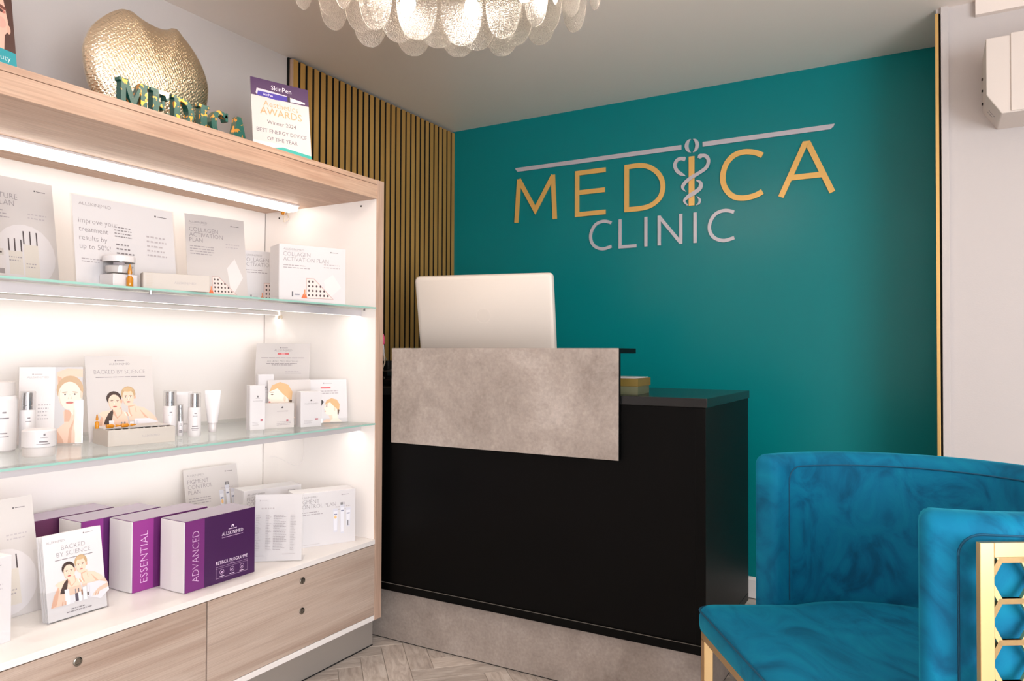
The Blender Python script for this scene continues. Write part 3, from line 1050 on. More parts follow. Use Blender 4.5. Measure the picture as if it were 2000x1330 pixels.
def improve_design(P, w, h):
    allskin(P, w * .06, h * .90, h * .05, G2, w=w * .30)
    house(P, w * .80, h * .90, h * .022)
    for k, s in enumerate(('improve your', 'treatment', 'results by', 'up to 50%!')):
        P.text(s, w * .05, h * (.70 - .095 * k), h * .085, G2, .012, sx=.95)
    P.lines(w * .06, h * .30, w * .20, 2, h * .03, G3)
    P.lines(w * .38, h * .70, w * .17, 4, h * .035, G2, seed=5, ragged=.1)
    P.lines(w * .39, h * .50, w * .20, 6, h * .05, G2, seed=6, ragged=.5)
    P.lines(w * .70, h * .64, w * .22, 5, h * .055, G4, h=h * .018, seed=11)


def science_design(P, w, h):
    house(P, w * .43, h * .935, w * .02, G2)
    allskin(P, w * .5, h * .89, w * .05, G2, 'c', w * .31)
    P.text('BACKED BY SCIENCE', w * .5, h * .785, w * .092, G2, .02, 'c', width=w * .76)
    P.lines(w * .14, h * .742, w * .74, 1, .01, G2, h=w * .010, ragged=.02)
    two_women(P, 0, 0, w)


def brochure_design(P, w, h):
    allskin(P, w * .06, h * .90, w * .055, G2, w=w * .30)
    house(P, w * .68, h * .945, w * .024, G2)
    P.text('BACKED', w * .5, h * .80, w * .11, G2, .02, 'c')
    P.text('BY SCIENCE', w * .5, h * .725, w * .11, G2, .02, 'c')
    P.lines(w * .18, h * .685, w * .64, 1, .01, G2, h=w * .012, ragged=.02)
    two_women(P, 0, h * .115, w)
    P.lines(w * .38, h * .085, w * .3, 1, .01, G2, h=w * .014, seed=2)
    P.lines(w * .30, h * .055, w * .45, 1, .01, G2, h=w * .014, seed=3)


def single_face_design(P, w, h):
    P.rect(0, 0, w * .56, h, (232, 226, 226))
    house(P, w * .20, h * .90, w * .022, G3)
    allskin(P, w * .12, h * .855, w * .05, G3, w=w * .34)
    P.lines(w * .30, h * .50, w * .2, 5, h * .045, G4)
    # arm over the head, head, hand and shoulders
    P.poly([(w * .58, h * .93), (w * .75, h * .98), (w, h * .97), (w, h * .86), (w * .8, h * .88), (w * .70, h * .70), (w * .63, h * .66), (w * .60, h * .78)], SK1)
    P.poly([(w * .60, h * .88), (w * .66, h * .86), (w * .72, h * .70), (w * .66, h * .66), (w * .61, h * .74)], SK2)
    P.poly([(w * .70, h * .42), (w * .90, h * .44), (w * .94, h * .32), (w, h * .27), (w, 0), (w * .62, 0), (w * .60, h * .18), (w * .72, h * .26)], SK1)
    P.poly([(w * .72, h * .44), (w * .84, h * .42), (w * .80, h * .28), (w * .72, h * .28)], SK2)
    P.ell(w * .80, h * .70, w * .215, h * .185, (196, 164, 130))
    face(P, w * .80, h * .62, w * .185, h * .185, SK3, SK1, None, 0.08, lips=(206, 118, 112), brow=(176, 140, 112))
    P.ell(w * .985, h * .63, w * .02, h * .05, SK1)
    for i in range(3):
        P.poly([(w * (.80 + .06 * i), h * (.42 - .01 * i)), (w * (.84 + .06 * i), h * (.52 - .03 * i)), (w * (.88 + .05 * i), h * (.50 - .03 * i)), (w * (.86 + .06 * i), h * .36)], SK1 if i % 2 else SK3)
    P.poly([(w * .60, h * .18), (w * .70, h * .05), (w * .72, 0), (w * .62, 0)], SK2)
    P.poly([(w * .78, 0), (w * .80, h * .18), (w * .90, h * .36), (w * .84, h * .16), (w * .84, 0)], SK2)


def serum_design(P, w, h):
    house(P, w * .44, h * .935, w * .02, G2)
    allskin(P, w * .5, h * .895, w * .055, G2, 'c', w * .33)
    P.rect(w * .40, h * .853, w * .61, h * .873, (206, 96, 100))
    P.rect(w * .47, h * .859, w * .54, h * .867, (226, 176, 178))
    P.lines(w * .10, h * .805, w * .80, 1, .01, G2, h=w * .012, ragged=.05)
    P.text('ALLSKIN | MED Hair Serum', w * .5, h * .755, w * .06, G2, .014, 'c', width=w * .58)
    P.lines(w * .2, h * .735, w * .60, 1, .01, G2, h=w * .010, seed=3)
    P.lines(w * .3, h * .715, w * .4, 1, .01, G2, h=w * .010, seed=4)
    P.lines(w * .55, h * .63, w * .3, 2, h * .02, G3, seed=5)


def profile_head(P, cx, cy, s, facing=-1):
    def q(*p):
        return [(cx + facing * -1 * (x) * s, cy + y * s) for x, y in p]
    P.poly(q((-.42, .18), (-.47, -.02), (-.40, -.06), (-.43, -.16), (-.36, -.34), (-.12, -.40), (.02, -.62), (-.2, -.78), (.55, -.8), (.34, -.6), (.30, -.2), (.2, .3), (-.1, .5)), SK3)
    P.poly(q((-.40, .22), (-.30, .46), (0, .58), (.30, .48), (.46, .2), (.42, -.12), (.34, -.36), (.30, -.06), (.12, .1), (-.1, .34)), (206, 168, 122))
    P.poly(q((.34, -.1), (.44, -.12), (.38, -.40), (.32, -.36)), (92, 70, 56))
    P.ell(*q((.16, -.06))[0], .05 * s, .10 * s, SK1)
    P.ell(*q((-.30, .12))[0], .05 * s, .025 * s, (70, 54, 50), n=8)
    P.ell(*q((-.30, .20))[0], .08 * s, .015 * s, (150, 112, 84), n=8)
    P.ell(*q((-.40, -.17))[0], .04 * s, .035 * s, (200, 110, 104), n=8)
    P.poly(q((-.2, -.42), (0.02, -.42), (.02, -.62), (-.1, -.70)), SK1)
    P.poly(q((-.62, -.82), (-.35, -.64), (-.06, -.66), (-.14, -.84)), SK1)


def hair_leaflet(P, w, h):
    house(P, w * .42, h * .90, w * .03, G3)
    P.rect(w * .36, h * .79, w * .60, h * .82, (206, 84, 90))
    P.lines(w * .24, h * .72, w * .56, 2, h * .05, G3)
    profile_head(P, w * .62, h * .33, w * .42)
    P.poly([(w * .20, h * .28), (w * .30, h * .44), (w * .38, h * .52), (w * .42, h * .48), (w * .32, h * .30), (w * .26, h * .25)], (104, 52, 48))
    P.poly([(w * .30, h * .44), (w * .38, h * .53), (w * .43, h * .48), (w * .36, h * .39)], (40, 36, 38))
    P.rect(w * .2, h * .02, w * .27, h * .27, SK1)


def price_list(P, w, h):
    house(P, w * .10, h * .90, w * .022, G3)
    P.lines(w * .14, h * .78, w * .3, 1, .01, G4, h=w * .03, seed=12)
    for x, ww in ((.03, .10), (.24, .12), (.40, .28), (.76, .12)):
        P.lines(w * x, h * .68, w * ww, 22, h * .0245, G3, seed=int(x * 100), ragged=.55)
    P.lines(w * .60, h * .10, w * .28, 1, .01, G4, h=.0016)
    P.lines(w * .05, h * .08, w * .18, 1, .01, G4, h=.0016)


def small_box_design(red=True):
    def f(P, w, h):
        house_w = w * .10
        P.poly([(w * .46, h * .73), (w * .54, h * .73), (w * .54, h * .755), (w * .5, h * .78), (w * .46, h * .755)], G1)
        P.rect(w * .36, h * .705, w * .64, h * .712, G3)
        allskin(P, w * .5, h * .64, w * .09, G2, 'c', w * .66)
        P.lines(w * .16, h * .17, w * .42, 3, h * .03, G3)
        if red:
            P.rect(w * .68, h * .20, w * .84, h * .235, (160, 32, 60))
    return f


def wide_box_design(P, w, h):
    P.poly([(w * .56, h * .80), (w * .62, h * .80), (w * .62, h * .84), (w * .59, h * .88), (w * .56, h * .84)], G1)
    allskin(P, w * .6, h * .66, w * .05, G2, 'c', w * .38)
    P.lines(w * .40, h * .24, w * .5, 3, h * .06, G3)
    P.rect(w * .73, h * .27, w * .80, h * .33, (160, 32, 60))


def program_box(word, sub, light, dark):
    def f(P, w, h):
        P.rect(0.0008, .0008, w - .0008, h - .0008, dark)
        P.rect(0.0008, .0008, w * .262, h - .0008, light)
        if word:
            P.text(word, w * .19, h * .12, w * .135, (226, 190, 226), .022, 'l', D2R(90), width=h * .72)
        cx = w * .66
        P.ell(cx, h * .795, w * .018, w * .018, (232, 214, 234), a0=0, a1=180, n=10)
        P.rect(cx - w * .018, h * .775, cx - w * .008, h * .797, (232, 214, 234))
        P.rect(cx + w * .008, h * .775, cx + w * .018, h * .797, (232, 214, 234))
        P.rect(cx - w * .06, h * .752, cx + w * .06, h * .761, (214, 190, 216))
        P.text('ALLSKIN|MED', cx, h * .675, w * .062, (236, 220, 238), .004, 'c', width=w * .31)
        P.rect(cx - w * .155, h * .645, cx + w * .155, h * .652, (190, 160, 194))
        if sub:
            P.text(sub, w * .655, h * .27, w * .058, (232, 214, 234), .0, 'c', width=w * .46)
            x0, x1, y0, y1 = w * .425, w * .885, h * .07, h * .235
            for a in ((x0, y0, x1, y0 + .0006), (x0, y1, x1, y1 + .0006), (x0, y0, x0 + .0006, y1), (x1, y0, x1 + .0006, y1), (x0, y1 - h * .025, x1, y1 - h * .0225)):
                P.rect(*a, (206, 176, 208))
            P.text('WITH', w * .655, h * .238, w * .022, (206, 176, 208), 0, 'c')
            for k in range(3):
                qx = x0 + (x1 - x0) * (.18 + .32 * k)
                P.ell(qx, h * .155, w * .031, w * .031, (206, 176, 208))
                P.ell(qx, h * .155, w * .027, w * .027, dark)
                P.ell(qx, h * .15, w * .014, w * .010, (206, 176, 208), n=8, rot=.6)
                P.rect(qx - w * .036, h * .088, qx + w * .036, h * .097, (226, 206, 228))
    return f


# ---- base level: four programme boxes
PUR = [((-1.803, 1.319), 'ADVANCED', 'RETINOL PROGRAMME', (112, 40, 112), (62, 20, 74), 'purple programme box lettered ADVANCED on the white cabinet base'),
       ((-1.930, 1.247), 'ESSENTIAL', 'RETINOL PROGRAMME', (136, 44, 128), (92, 26, 92), 'magenta programme box lettered ESSENTIAL on the cabinet base'),
       ((-2.049, 1.172), '', '', (132, 42, 130), (88, 28, 94), 'purple carton right behind the brochure holder, between two others'),
       ((-2.168, 1.098), '', '', (96, 40, 82), (88, 38, 78), 'plum carton standing furthest back of the four purple boxes')]
for (bl, wd, sub, lc, dc, lab) in PUR:
    t = thing('programme_box', lab, 'box', (bl[0], bl[1], ZB), D2R(90), 'purple programme boxes')
    w, d, h = .243, .108, .199
    B(.002, w, .0, d, .0, h).build('sleeve', M['purple_d'] if wd == 'ADVANCED' else M['purple'], t, bevel=.0012)
    MB().prism([(.0022, .002), (.0022, d - .002), (-.001, d - .003), (-.003, d * .5), (-.001, .003)], .002, h - .002, 'xy').build('end_tray', M['paper'], t)
    P = Print()
    program_box(wd, sub, lc, dc)(P, w, h)
    P.build(t)

# brochure holder and its brochures
t = thing('brochure_holder', 'clear acrylic pocket holding the brochures in front of the purple boxes', 'holder', (-1.884, 1.000, ZB + .0005), D2R(90), rx=-D2R(10))
wv = .156
MB().box(0, wv, .036, .0385, 0, .185).box(0, wv, 0, .0025, 0, .075).box(0, .0025, .0025, .036, 0, .078).box(wv - .0025, wv, .0025, .036, 0, .078).box(0.0025, wv - .0025, .0025, .036, 0, .0025).build('pocket', M['acrylic'], t)
MB().add([(.03, .0385, .02), (.126, .0385, .02), (.126, .085, .0155), (.03, .085, .0155), (.03, .0385, .0225), (.126, .0385, .0225), (.126, .085, .018), (.03, .085, .018)], [(3, 2, 1, 0), (4, 5, 6, 7), (0, 1, 5, 4), (1, 2, 6, 5), (2, 3, 7, 6), (3, 0, 4, 7)]).build('foot', M['acrylic'], t)
bro = None
for k in range(6):
    lean = 10
    off = .0045 + .0052 * k
    th = D2R(lean)
    # place inside the pocket: shift along the tilted pocket's depth axis
    bx = -1.884 - off * math.cos(th)
    bz = ZB + .0005 - off * math.sin(th) + .0032
    lab = ('brochure showing two women at the front of the acrylic pocket', 'second brochure from the front in the acrylic pocket', 'third brochure from the front in the acrylic pocket', 'fourth brochure from the front in the acrylic pocket', 'fifth brochure from the front in the acrylic pocket', 'last brochure against the back of the acrylic pocket')[k]
    t2 = thing('brochure', lab, 'brochure', (bx - .0, 1.0045 + (.0 if k == 0 else random.uniform(-.0005, .0012)), bz), D2R(90), 'brochures in the acrylic pocket', rx=-th)
    B(0, .148, 0, .0022, 0, .21).build('pages', M['paper'], t2, bevel=.0004, seg=1)
    if k == 0:
        P = Print()
        brochure_design(P, .148, .21)
        P.build(t2)

card('display_card', 'tall plan card with pale pink print beside the plum carton', 'card', (-2.010, 0.850), 92, .21, .297, 12, ZB, plan_design(['SIGNATURE', 'SKIN PLAN'], 3, signature_art))
carton('plan_box', 'white plan box at the end of the cabinet base before the plum carton', (-1.840, 0.690), 95, .216, .085, .199, ZB, 'paper', plan_design(['SIGNATURE', 'SKIN PLAN'], 2, signature_art))
card('display_card', 'warm grey card reading PIGMENT CONTROL PLAN behind the purple boxes', 'card', (-2.235, 1.655), 84, .21, .26, 11, ZB, plan_design(['PIGMENT', 'CONTROL', 'PLAN'], 3, tubes_art))
carton('plan_box', 'white plan box behind the price list, half hidden', (-2.085, 1.755), 72, .216, .085, .187, ZB, 'paper', plan_design(['PIGMENT', 'CONTROL PLAN'], 2, tubes_art))
carton('plan_box', 'white box reading PIGMENT CONTROL PLAN by the cabinet side', (-1.889, 1.806), 62.7, .216, .085, .187, ZB, 'paper', plan_design(['PIGMENT', 'CONTROL PLAN'], 2, tubes_art))
t = thing('sign_holder', 'clear acrylic stand holding the price list beside the purple boxes', 'holder', (-1.884, 1.626, ZB + .0010), D2R(38), rx=-D2R(6))
MB().box(-.003, .153, 0, .0022, 0, .213).box(-.003, .153, .0035, .0057, 0, .213).box(-.003, .153, .0022, .0035, 0, .0015).build('sheets', M['acrylic'], t)
MB().add([(-.003, .0057, 0.0), (.153, .0057, 0.0), (.153, .06, .007), (-.003, .06, .007), (-.003, .0057, .0022), (.153, .0057, .0022), (.153, .06, .0092), (-.003, .06, .0092)], [(3, 2, 1, 0), (4, 5, 6, 7), (0, 1, 5, 4), (1, 2, 6, 5), (2, 3, 7, 6), (3, 0, 4, 7)]).build('foot', M['acrylic'], t)
th = D2R(6)
nb = Vector((-math.sin(D2R(38)), math.cos(D2R(38)), 0))
pl = Vector((-1.884, 1.626, ZB + .0010)) + (nb * math.cos(th) - Vector((0, 0, math.sin(th)))) * .0024 + Vector((0, 0, .0018))
t = thing('price_list', 'printed price list sheet in the clear acrylic stand', 'leaflet', pl, D2R(38), rx=-th)
B(.001, .149, 0, .0006, 0, .21).build('sheet', M['paper'], t)
P = Print(.0002)
price_list(P, .149, .21)
P.build(t)

# ---- middle shelf
t = thing('ampoule_box', 'open pale grey ampoule box lying on the lower glass shelf', 'box', (-1.910, 1.162, ZM), D2R(77))
w, d, h = .176, .120, .044
MB().box(0, w, 0, .003, 0, h).box(0, w, d - .003, d, 0, h).box(0, .003, .003, d - .003, 0, h).box(w - .003, w, .003, d - .003, 0, h).box(.003, w - .003, .003, d - .003, 0, .002).build('tray', M['pale_box'], t, bevel=.0006, seg=1)
B(.003, w - .003, .003, d - .003, .002, .022).build('insert', mat('brown_insert', (110, 78, 52), .7), t)
MB().box(0.0, w, .034, d, h, h + .002).build('lid_panel', M['card_grey'], t)
for k in range(8):
    MB().lathe([(.0038, 0), (.0042, .012), (.002, .016), (.0026, .022)], 10, (.02 + .0195 * k, .018, .022)).build('vial', M['white_plastic'], t, smooth=True)
P = Print()
allskin(P, w * .62, h * .45, .008, G3, 'c')
P.lines(.004, h * .85, .012, 9, h * .09, (190, 178, 168), seed=9)
P.build(t)
ez = ZM + .046


def ampoule(label, loc, lying=None, s=1.0):
    t = thing('ampoule', label, 'ampoule', loc, group='amber ampoules')
    pr = [(.0075, 0), (.0085, .002), (.0085, .026), (.0045, .032), (.004, .036), (.0058, .041), (.003, .058), (.0008, .064)]
    o = MB().lathe([(r * s, z * s) for r, z in pr], 16).build('vial', M['amber'], t, smooth=True)
    b = MB().lathe([(.0047 * s, .0335 * s), (.0047 * s, .0355 * s)], 12).build('score_ring', M['paper'], t)
    if lying is not None:
        t.rotation_euler = (0, D2R(90), D2R(lying))
    return t


ampoule('amber glass ampoule standing upright on the open ampoule box', (-1.962, 1.162, ez), None, .62)
ampoule('amber glass ampoule lying down beside the upright one', (-1.945, 1.178, ez + .0055), 84, .62)
ampoule('amber glass ampoule lying down next to the lid edge of the open box', (-1.937, 1.215, ez + .0055), 78, .62)
card('display_card', 'upright card reading BACKED BY SCIENCE showing two women, on the lower glass shelf', 'card', (-2.045, 1.190), 80, .186, .245, 10, ZM, science_design, thick=.002)
t = thing('sign_holder', 'clear acrylic stand with a woman\'s portrait on the lower glass shelf', 'holder', (-2.128, 1.044, ZM + .0010), D2R(56), rx=-D2R(6))
MB().box(-.003, .152, 0, .0022, 0, .213).box(-.003, .152, .0035, .0057, 0, .213).box(-.003, .152, .0022, .0035, 0, .0015).build('sheets', M['acrylic'], t)
MB().add([(-.003, -.045, -.0045), (.152, -.045, -.0045), (.152, 0, 0.0), (-.003, 0, 0.0), (-.003, -.045, -.0023), (.152, -.045, -.0023), (.152, 0, .0022), (-.003, 0, .0022)], [(3, 2, 1, 0), (4, 5, 6, 7), (0, 1, 5, 4), (1, 2, 6, 5), (2, 3, 7, 6), (3, 0, 4, 7)]).build('foot', M['acrylic'], t)
nb = Vector((-math.sin(D2R(56)), math.cos(D2R(56)), 0))
pl = Vector((-2.128, 1.044, ZM + .0010)) + (nb * math.cos(th) - Vector((0, 0, math.sin(th)))) * .0024 + Vector((0, 0, .0018))
t = thing('portrait_leaflet', 'leaflet with a woman touching her face, in an acrylic stand', 'leaflet', pl, D2R(56), rx=-th)
B(.001, .149, 0, .0006, 0, .21).build('sheet', M['paper'], t)
P = Print(.0002)
single_face_design(P, .149, .21)
P.build(t)


def label_print(parent, r, z0, z1, a0, rows, name='label_print'):
    """small print wrapped round a bottle: strips following the surface"""
    mb = MB()
    for (z, w, off, h) in rows:
        n = 5
        a = [a0 + off + w * (k / n - .5) for k in range(n + 1)]
        vs = [((r + .0003) * math.cos(t), (r + .0003) * math.sin(t), z) for t in a] + [((r + .0003) * math.cos(t), (r + .0003) * math.sin(t), z + h) for t in a]
        mb.add(vs, [(k, k + 1, n + 2 + k, n + 1 + k) for k in range(n)])
    return mb.build(name, ink(G2), parent)


VIEW = D2R(-48)      # direction from the shelf towards the room door


def face_at(x, y):
    return math.atan2(-y, -x)


def pump_bottle(label, x, y, r, hb, hc, z=ZM, cap='chrome', group='serum bottles'):
    t = thing('serum_bottle', label, 'bottle', (x, y, z), group=group)
    MB().lathe([(r * .92, 0), (r, .004), (r, hb - .003), (r * .94, hb)], 28).build('bottle', M['white_plastic'], t, smooth=True)
    MB().lathe([(r * .66, hb), (r * .66, hb + hc * .22), (r * .62, hb + hc * .24), (r * .66, hb + hc * .26), (r * .66, hb + hc * .96), (r * .55, hb + hc * .98)], 24).build('collar', M['chrome'], t, smooth=True)
    MB().lathe([(r * .98, hb + .0005), (r * .98, hb + hc), (r * .90, hb + hc + .002)], 28).build('overcap', M['jar_clear'], t, smooth=True)
    a = face_at(x, y)
    label_print(t, r, 0, 0, a, [(hb * .78, .35, .15, .003), (hb * .70, .7, .1, .0015), (hb * .34, .9, .1, .003), (hb * .27, 1.1, .1, .002), (hb * .22, .9, .1, .002)])
    return t


def tube_bottle(label, x, y, h, w, z=ZM, capc='chrome', flat=.3):
    """squeeze tube standing on its cap, crimped flat at the top"""
    t = thing('cream_tube', label, 'tube', (x, y, z), face_at(x, y) + math.pi / 2, 'cream tubes')
    hc = h * .24
    r0 = w * .26
    MB().lathe([(r0 * .9, 0), (r0, .002), (r0, hc - .002), (r0 * .9, hc)], 20).build('cap', M['alu'], t, smooth=True)
    mb = MB()
    n, rows = 20, 8
    vs, fs = [], []
    for i in range(rows + 1):
        s = i / rows
        rx = w * (.33 + .17 * min(1, s * 1.4))
        ry = w * .32 * (1 - s) + .001
        zz = hc + (h - hc) * s
        for k in range(n):
            q = 2 * math.pi * k / n
            vs.append((rx * math.cos(q), ry * math.sin(q), zz))
    for i in range(rows):
        for k in range(n):
            k2 = (k + 1) % n
            fs.append((i * n + k, i * n + k2, (i + 1) * n + k2, (i + 1) * n + k))
    fs.append(tuple(range(n))[::-1])
    fs.append(tuple(rows * n + k for k in range(n)))
    mb.add(vs, fs).build('tube_body', M['white_plastic'], t, smooth=True)
    B(-w * .5, w * .5, -.0012, .0012, h, h + .010).build('crimp', M['white_plastic'], t)
    P = Print(.0)
    P.ell(0, h * .9, .003, .003, G3, n=8)
    P.lines(-w * .2, h * .48, w * .5, 2, .006, G2, h=.0016)
    P.ell(w * .28, h * .49, .0018, .0018, G1, n=8)
    o = P.build(t)
    o.location = (0, -w * .17, 0)
    o.rotation_euler = (D2R(-9), 0, 0)
    return t


# big bottle with pale cap at the end of the shelf
t = thing('lotion_bottle', 'large white lotion bottle with pale cap on the lower glass shelf', 'bottle', (-2.060, .972, ZM))
MB().lathe([(.030, 0), (.034, .004), (.035, .02), (.035, .128), (.033, .138), (.029, .142)], 28).build('bottle', M['white_plastic'], t, smooth=True)
MB().lathe([(.030, .142), (.030, .175), (.027, .178)], 28).build('cap', M['card_grey'], t, smooth=True)
label_print(t, .035, 0, 0, face_at(-2.06, .972), [(.098, .25, .2, .004), (.084, 1.0, .0, .003), (.046, .8, .0, .003), (.038, 1.0, .0, .002)])
pump_bottle('white serum bottle with chrome cap behind the white cream jar', -2.055, 1.033, .0185, .102, .046)
t = thing('cream_jar', 'white cream jar on the lower glass shelf near its front edge', 'jar', (-1.888, .976, ZM))
MB().lathe([(.031, 0), (.0345, .003), (.0345, .022), (.0335, .0235)], 32).build('base', M['card_grey'], t, smooth=True)
MB().lathe([(.0345, .0235), (.0365, .025), (.0365, .062), (.034, .0655), (.0, .0657)], 32).build('lid', M['white_plastic'], t, smooth=True)
label_print(t, .0365, 0, 0, face_at(-1.888, .976), [(.052, .12, .30, .005), (.047, .45, .30, .0012), (.036, .5, .25, .003), (.031, .8, .25, .0014)])
pump_bottle('white serum bottle with chrome cap behind the end of the ampoule box', -1.996, 1.404, .0185, .092, .044)
pump_bottle('white serum bottle with chrome cap between the two cream tubes', -1.934, 1.443, .0185, .088, .042)
pump_bottle('slim small bottle with dark cap squeezed behind the ampoule box', -1.985, 1.432, .009, .044, .05)
tube_bottle('white cream tube standing on its silver cap between two serum bottles', -2.063, 1.502, .118, .046)
tube_bottle('white cream tube standing on its silver cap beside the narrow cartons', -1.995, 1.555, .122, .046)
carton('carton', 'narrow tall white carton at the front of the serum group', (-1.921, 1.640), 71, .050, .032, .146, ZM, 'paper', small_box_design())
carton('carton', 'tall white carton in the back of the serum group', (-2.02, 1.758), 60, .052, .04, .178, ZM, 'paper', small_box_design(False))
carton('carton', 'wide low pale carton between two upright cartons', (-1.918, 1.698), 70, .101, .05, .083, ZM, 'card_grey', wide_box_design)
carton('carton', 'white carton with red mark next to the hair leaflet', (-1.856, 1.797), 66.7, .073, .042, .121, ZM, 'paper', small_box_design())
card('display_card', 'grey card with red stripe standing behind the white cartons', 'card', (-2.165, 1.860), 33, .198, .29, 8, ZM, serum_design)
card('leaflet', 'leaflet with a blonde woman\'s profile, tucked behind the cartons', 'leaflet', (-1.975, 1.765), 62, .148, .158, 6, ZM, lambda P, w, h: profile_head(P, w * .28, h * .62, w * .62))
t = thing('leaflet_holder', 'small clear acrylic stand with the hair leaflet near the cabinet side', 'holder', (-1.929, 1.896, ZM + .0010), D2R(58), rx=-D2R(8))
MB().box(-.002, .150, 0, .002, 0, .016).box(-.002, .150, .0045, .0065, 0, .150).box(-.002, .150, .002, .0045, 0, .0015).build('sheets', M['acrylic'], t)
th8 = D2R(8)
nb = Vector((-math.sin(D2R(58)), math.cos(D2R(58)), 0))
pl = Vector((-1.929, 1.896, ZM + .0010)) + (nb * math.cos(th8) - Vector((0, 0, math.sin(th8)))) * .0024 + Vector((0, 0, .0018))
t = thing('hair_leaflet', 'leaflet showing a blonde head in profile and a red strip, by the cabinet side', 'leaflet', pl, D2R(58), rx=-th8)
B(.0, .148, 0, .0015, 0, .155).build('sheet', M['paper'], t)
P = Print(.0002)
hair_leaflet(P, .148, .155)
P.build(t)

# ---- upper shelf
card('display_card', 'plan card with dark-capped products, at the end of the upper glass shelf', 'card', (-2.05, .905), 93, .21, .297, 9, ZU, plan_design(['SIGNATURE', 'SKIN PLAN'], 3, signature_art))
carton('plan_box', 'white box at the far end of the upper glass shelf', (-1.90, .665), 92, .216, .085, .187, ZU, 'paper', plan_design(['SIGNATURE', 'SKIN PLAN'], 2, signature_art))
t = thing('sign_holder', 'wide clear acrylic stand with the treatment sheet on the upper glass shelf', 'holder', (-1.862, 1.047, ZU + .0010), D2R(90), rx=-D2R(7))
MB().box(-.003, .288, 0, .0022, 0, .24).box(-.003, .288, .0035, .0057, 0, .24).box(-.003, .288, .0022, .0035, 0, .0015).build('sheets', M['acrylic'], t)
MB().add([(-.003, .0057, 0.0), (.288, .0057, 0.0), (.288, .07, .0095), (-.003, .07, .0095), (-.003, .0057, .0022), (.288, .0057, .0022), (.288, .07, .0117), (-.003, .07, .0117)], [(3, 2, 1, 0), (4, 5, 6, 7), (0, 1, 5, 4), (1, 2, 6, 5), (2, 3, 7, 6), (3, 0, 4, 7)]).build('foot', M['acrylic'], t)
th = D2R(7)
pl = Vector((-1.862, 1.047, ZU + .0010)) + (Vector((-1, 0, 0)) * math.cos(th) - Vector((0, 0, math.sin(th)))) * .0024 + Vector((0, 0, .0018))
t = thing('treatment_sheet', 'landscape sheet reading improve your treatment results, in an acrylic stand', 'leaflet', pl, D2R(90), rx=-th)
B(.001, .284, 0, .0006, 0, .236).build('sheet', M['paper'], t)
P = Print(.0002)
improve_design(P, .284, .236)
P.build(t)
t = thing('product_jar', 'clear jar with white lid on a small riser, upper glass shelf', 'jar', (-1.835, 1.139, ZU))
B(-.03, .03, -.033, .033, 0, .036).build('riser', M['white_plastic'], t, bevel=.002)
MB().lathe([(.033, .036), (.037, .039), (.037, .068)], 28).build('glass_body', M['jar_clear'], t, smooth=True)
MB().lathe([(.028, .040), (.031, .045), (.031, .058), (.0, .058)], 24).build('cream', M['card_grey'], t, smooth=True)
MB().lathe([(.038, .068), (.0385, .069), (.0385, .082), (.037, .084)], 28).build('lid', M['white_plastic'], t, smooth=True)
label_print(t, .0372, 0, 0, face_at(-1.835, 1.139), [(.058, .7, .0, .007)])
ampoule('amber glass ampoule standing beside the clear jar on the upper shelf', (-1.797, 1.145, ZU), None, .98)
t = carton('ampoule_box', 'closed long pale box on the upper glass shelf beside the clear jar', (-1.782, 1.172), 66, .165, .045, .044, ZU, 'pale_box', lambda P, w, h: (allskin(P, w * .62, h * .4, .009, G3, 'c'), P.lines(.008, h * .9, .016, 8, h * .10, (190, 176, 160), seed=4)))
card('display_card', 'pale card reading COLLAGEN ACTIVATION PLAN on the upper glass shelf', 'card', (-2.045, 1.50), 76, .198, .285, 8, ZU, plan_design(['COLLAGEN', 'ACTIVATION', 'PLAN'], 4, dots_art))
carton('plan_box', 'white plan box half hidden behind another on the upper glass shelf', (-2.055, 1.70), 66, .216, .085, .187, ZU, 'paper', plan_design(['COLLAGEN', 'ACTIVATION PLAN'], 2, dots_art))
carton('plan_box', 'white box reading COLLAGEN ACTIVATION PLAN by the cabinet side, upper shelf', (-1.833, 1.675), 65.5, .228, .092, .189, ZU, 'paper', plan_design(['COLLAGEN', 'ACTIVATION PLAN'], 2, dots_art))

# ---- on top of the cabinet


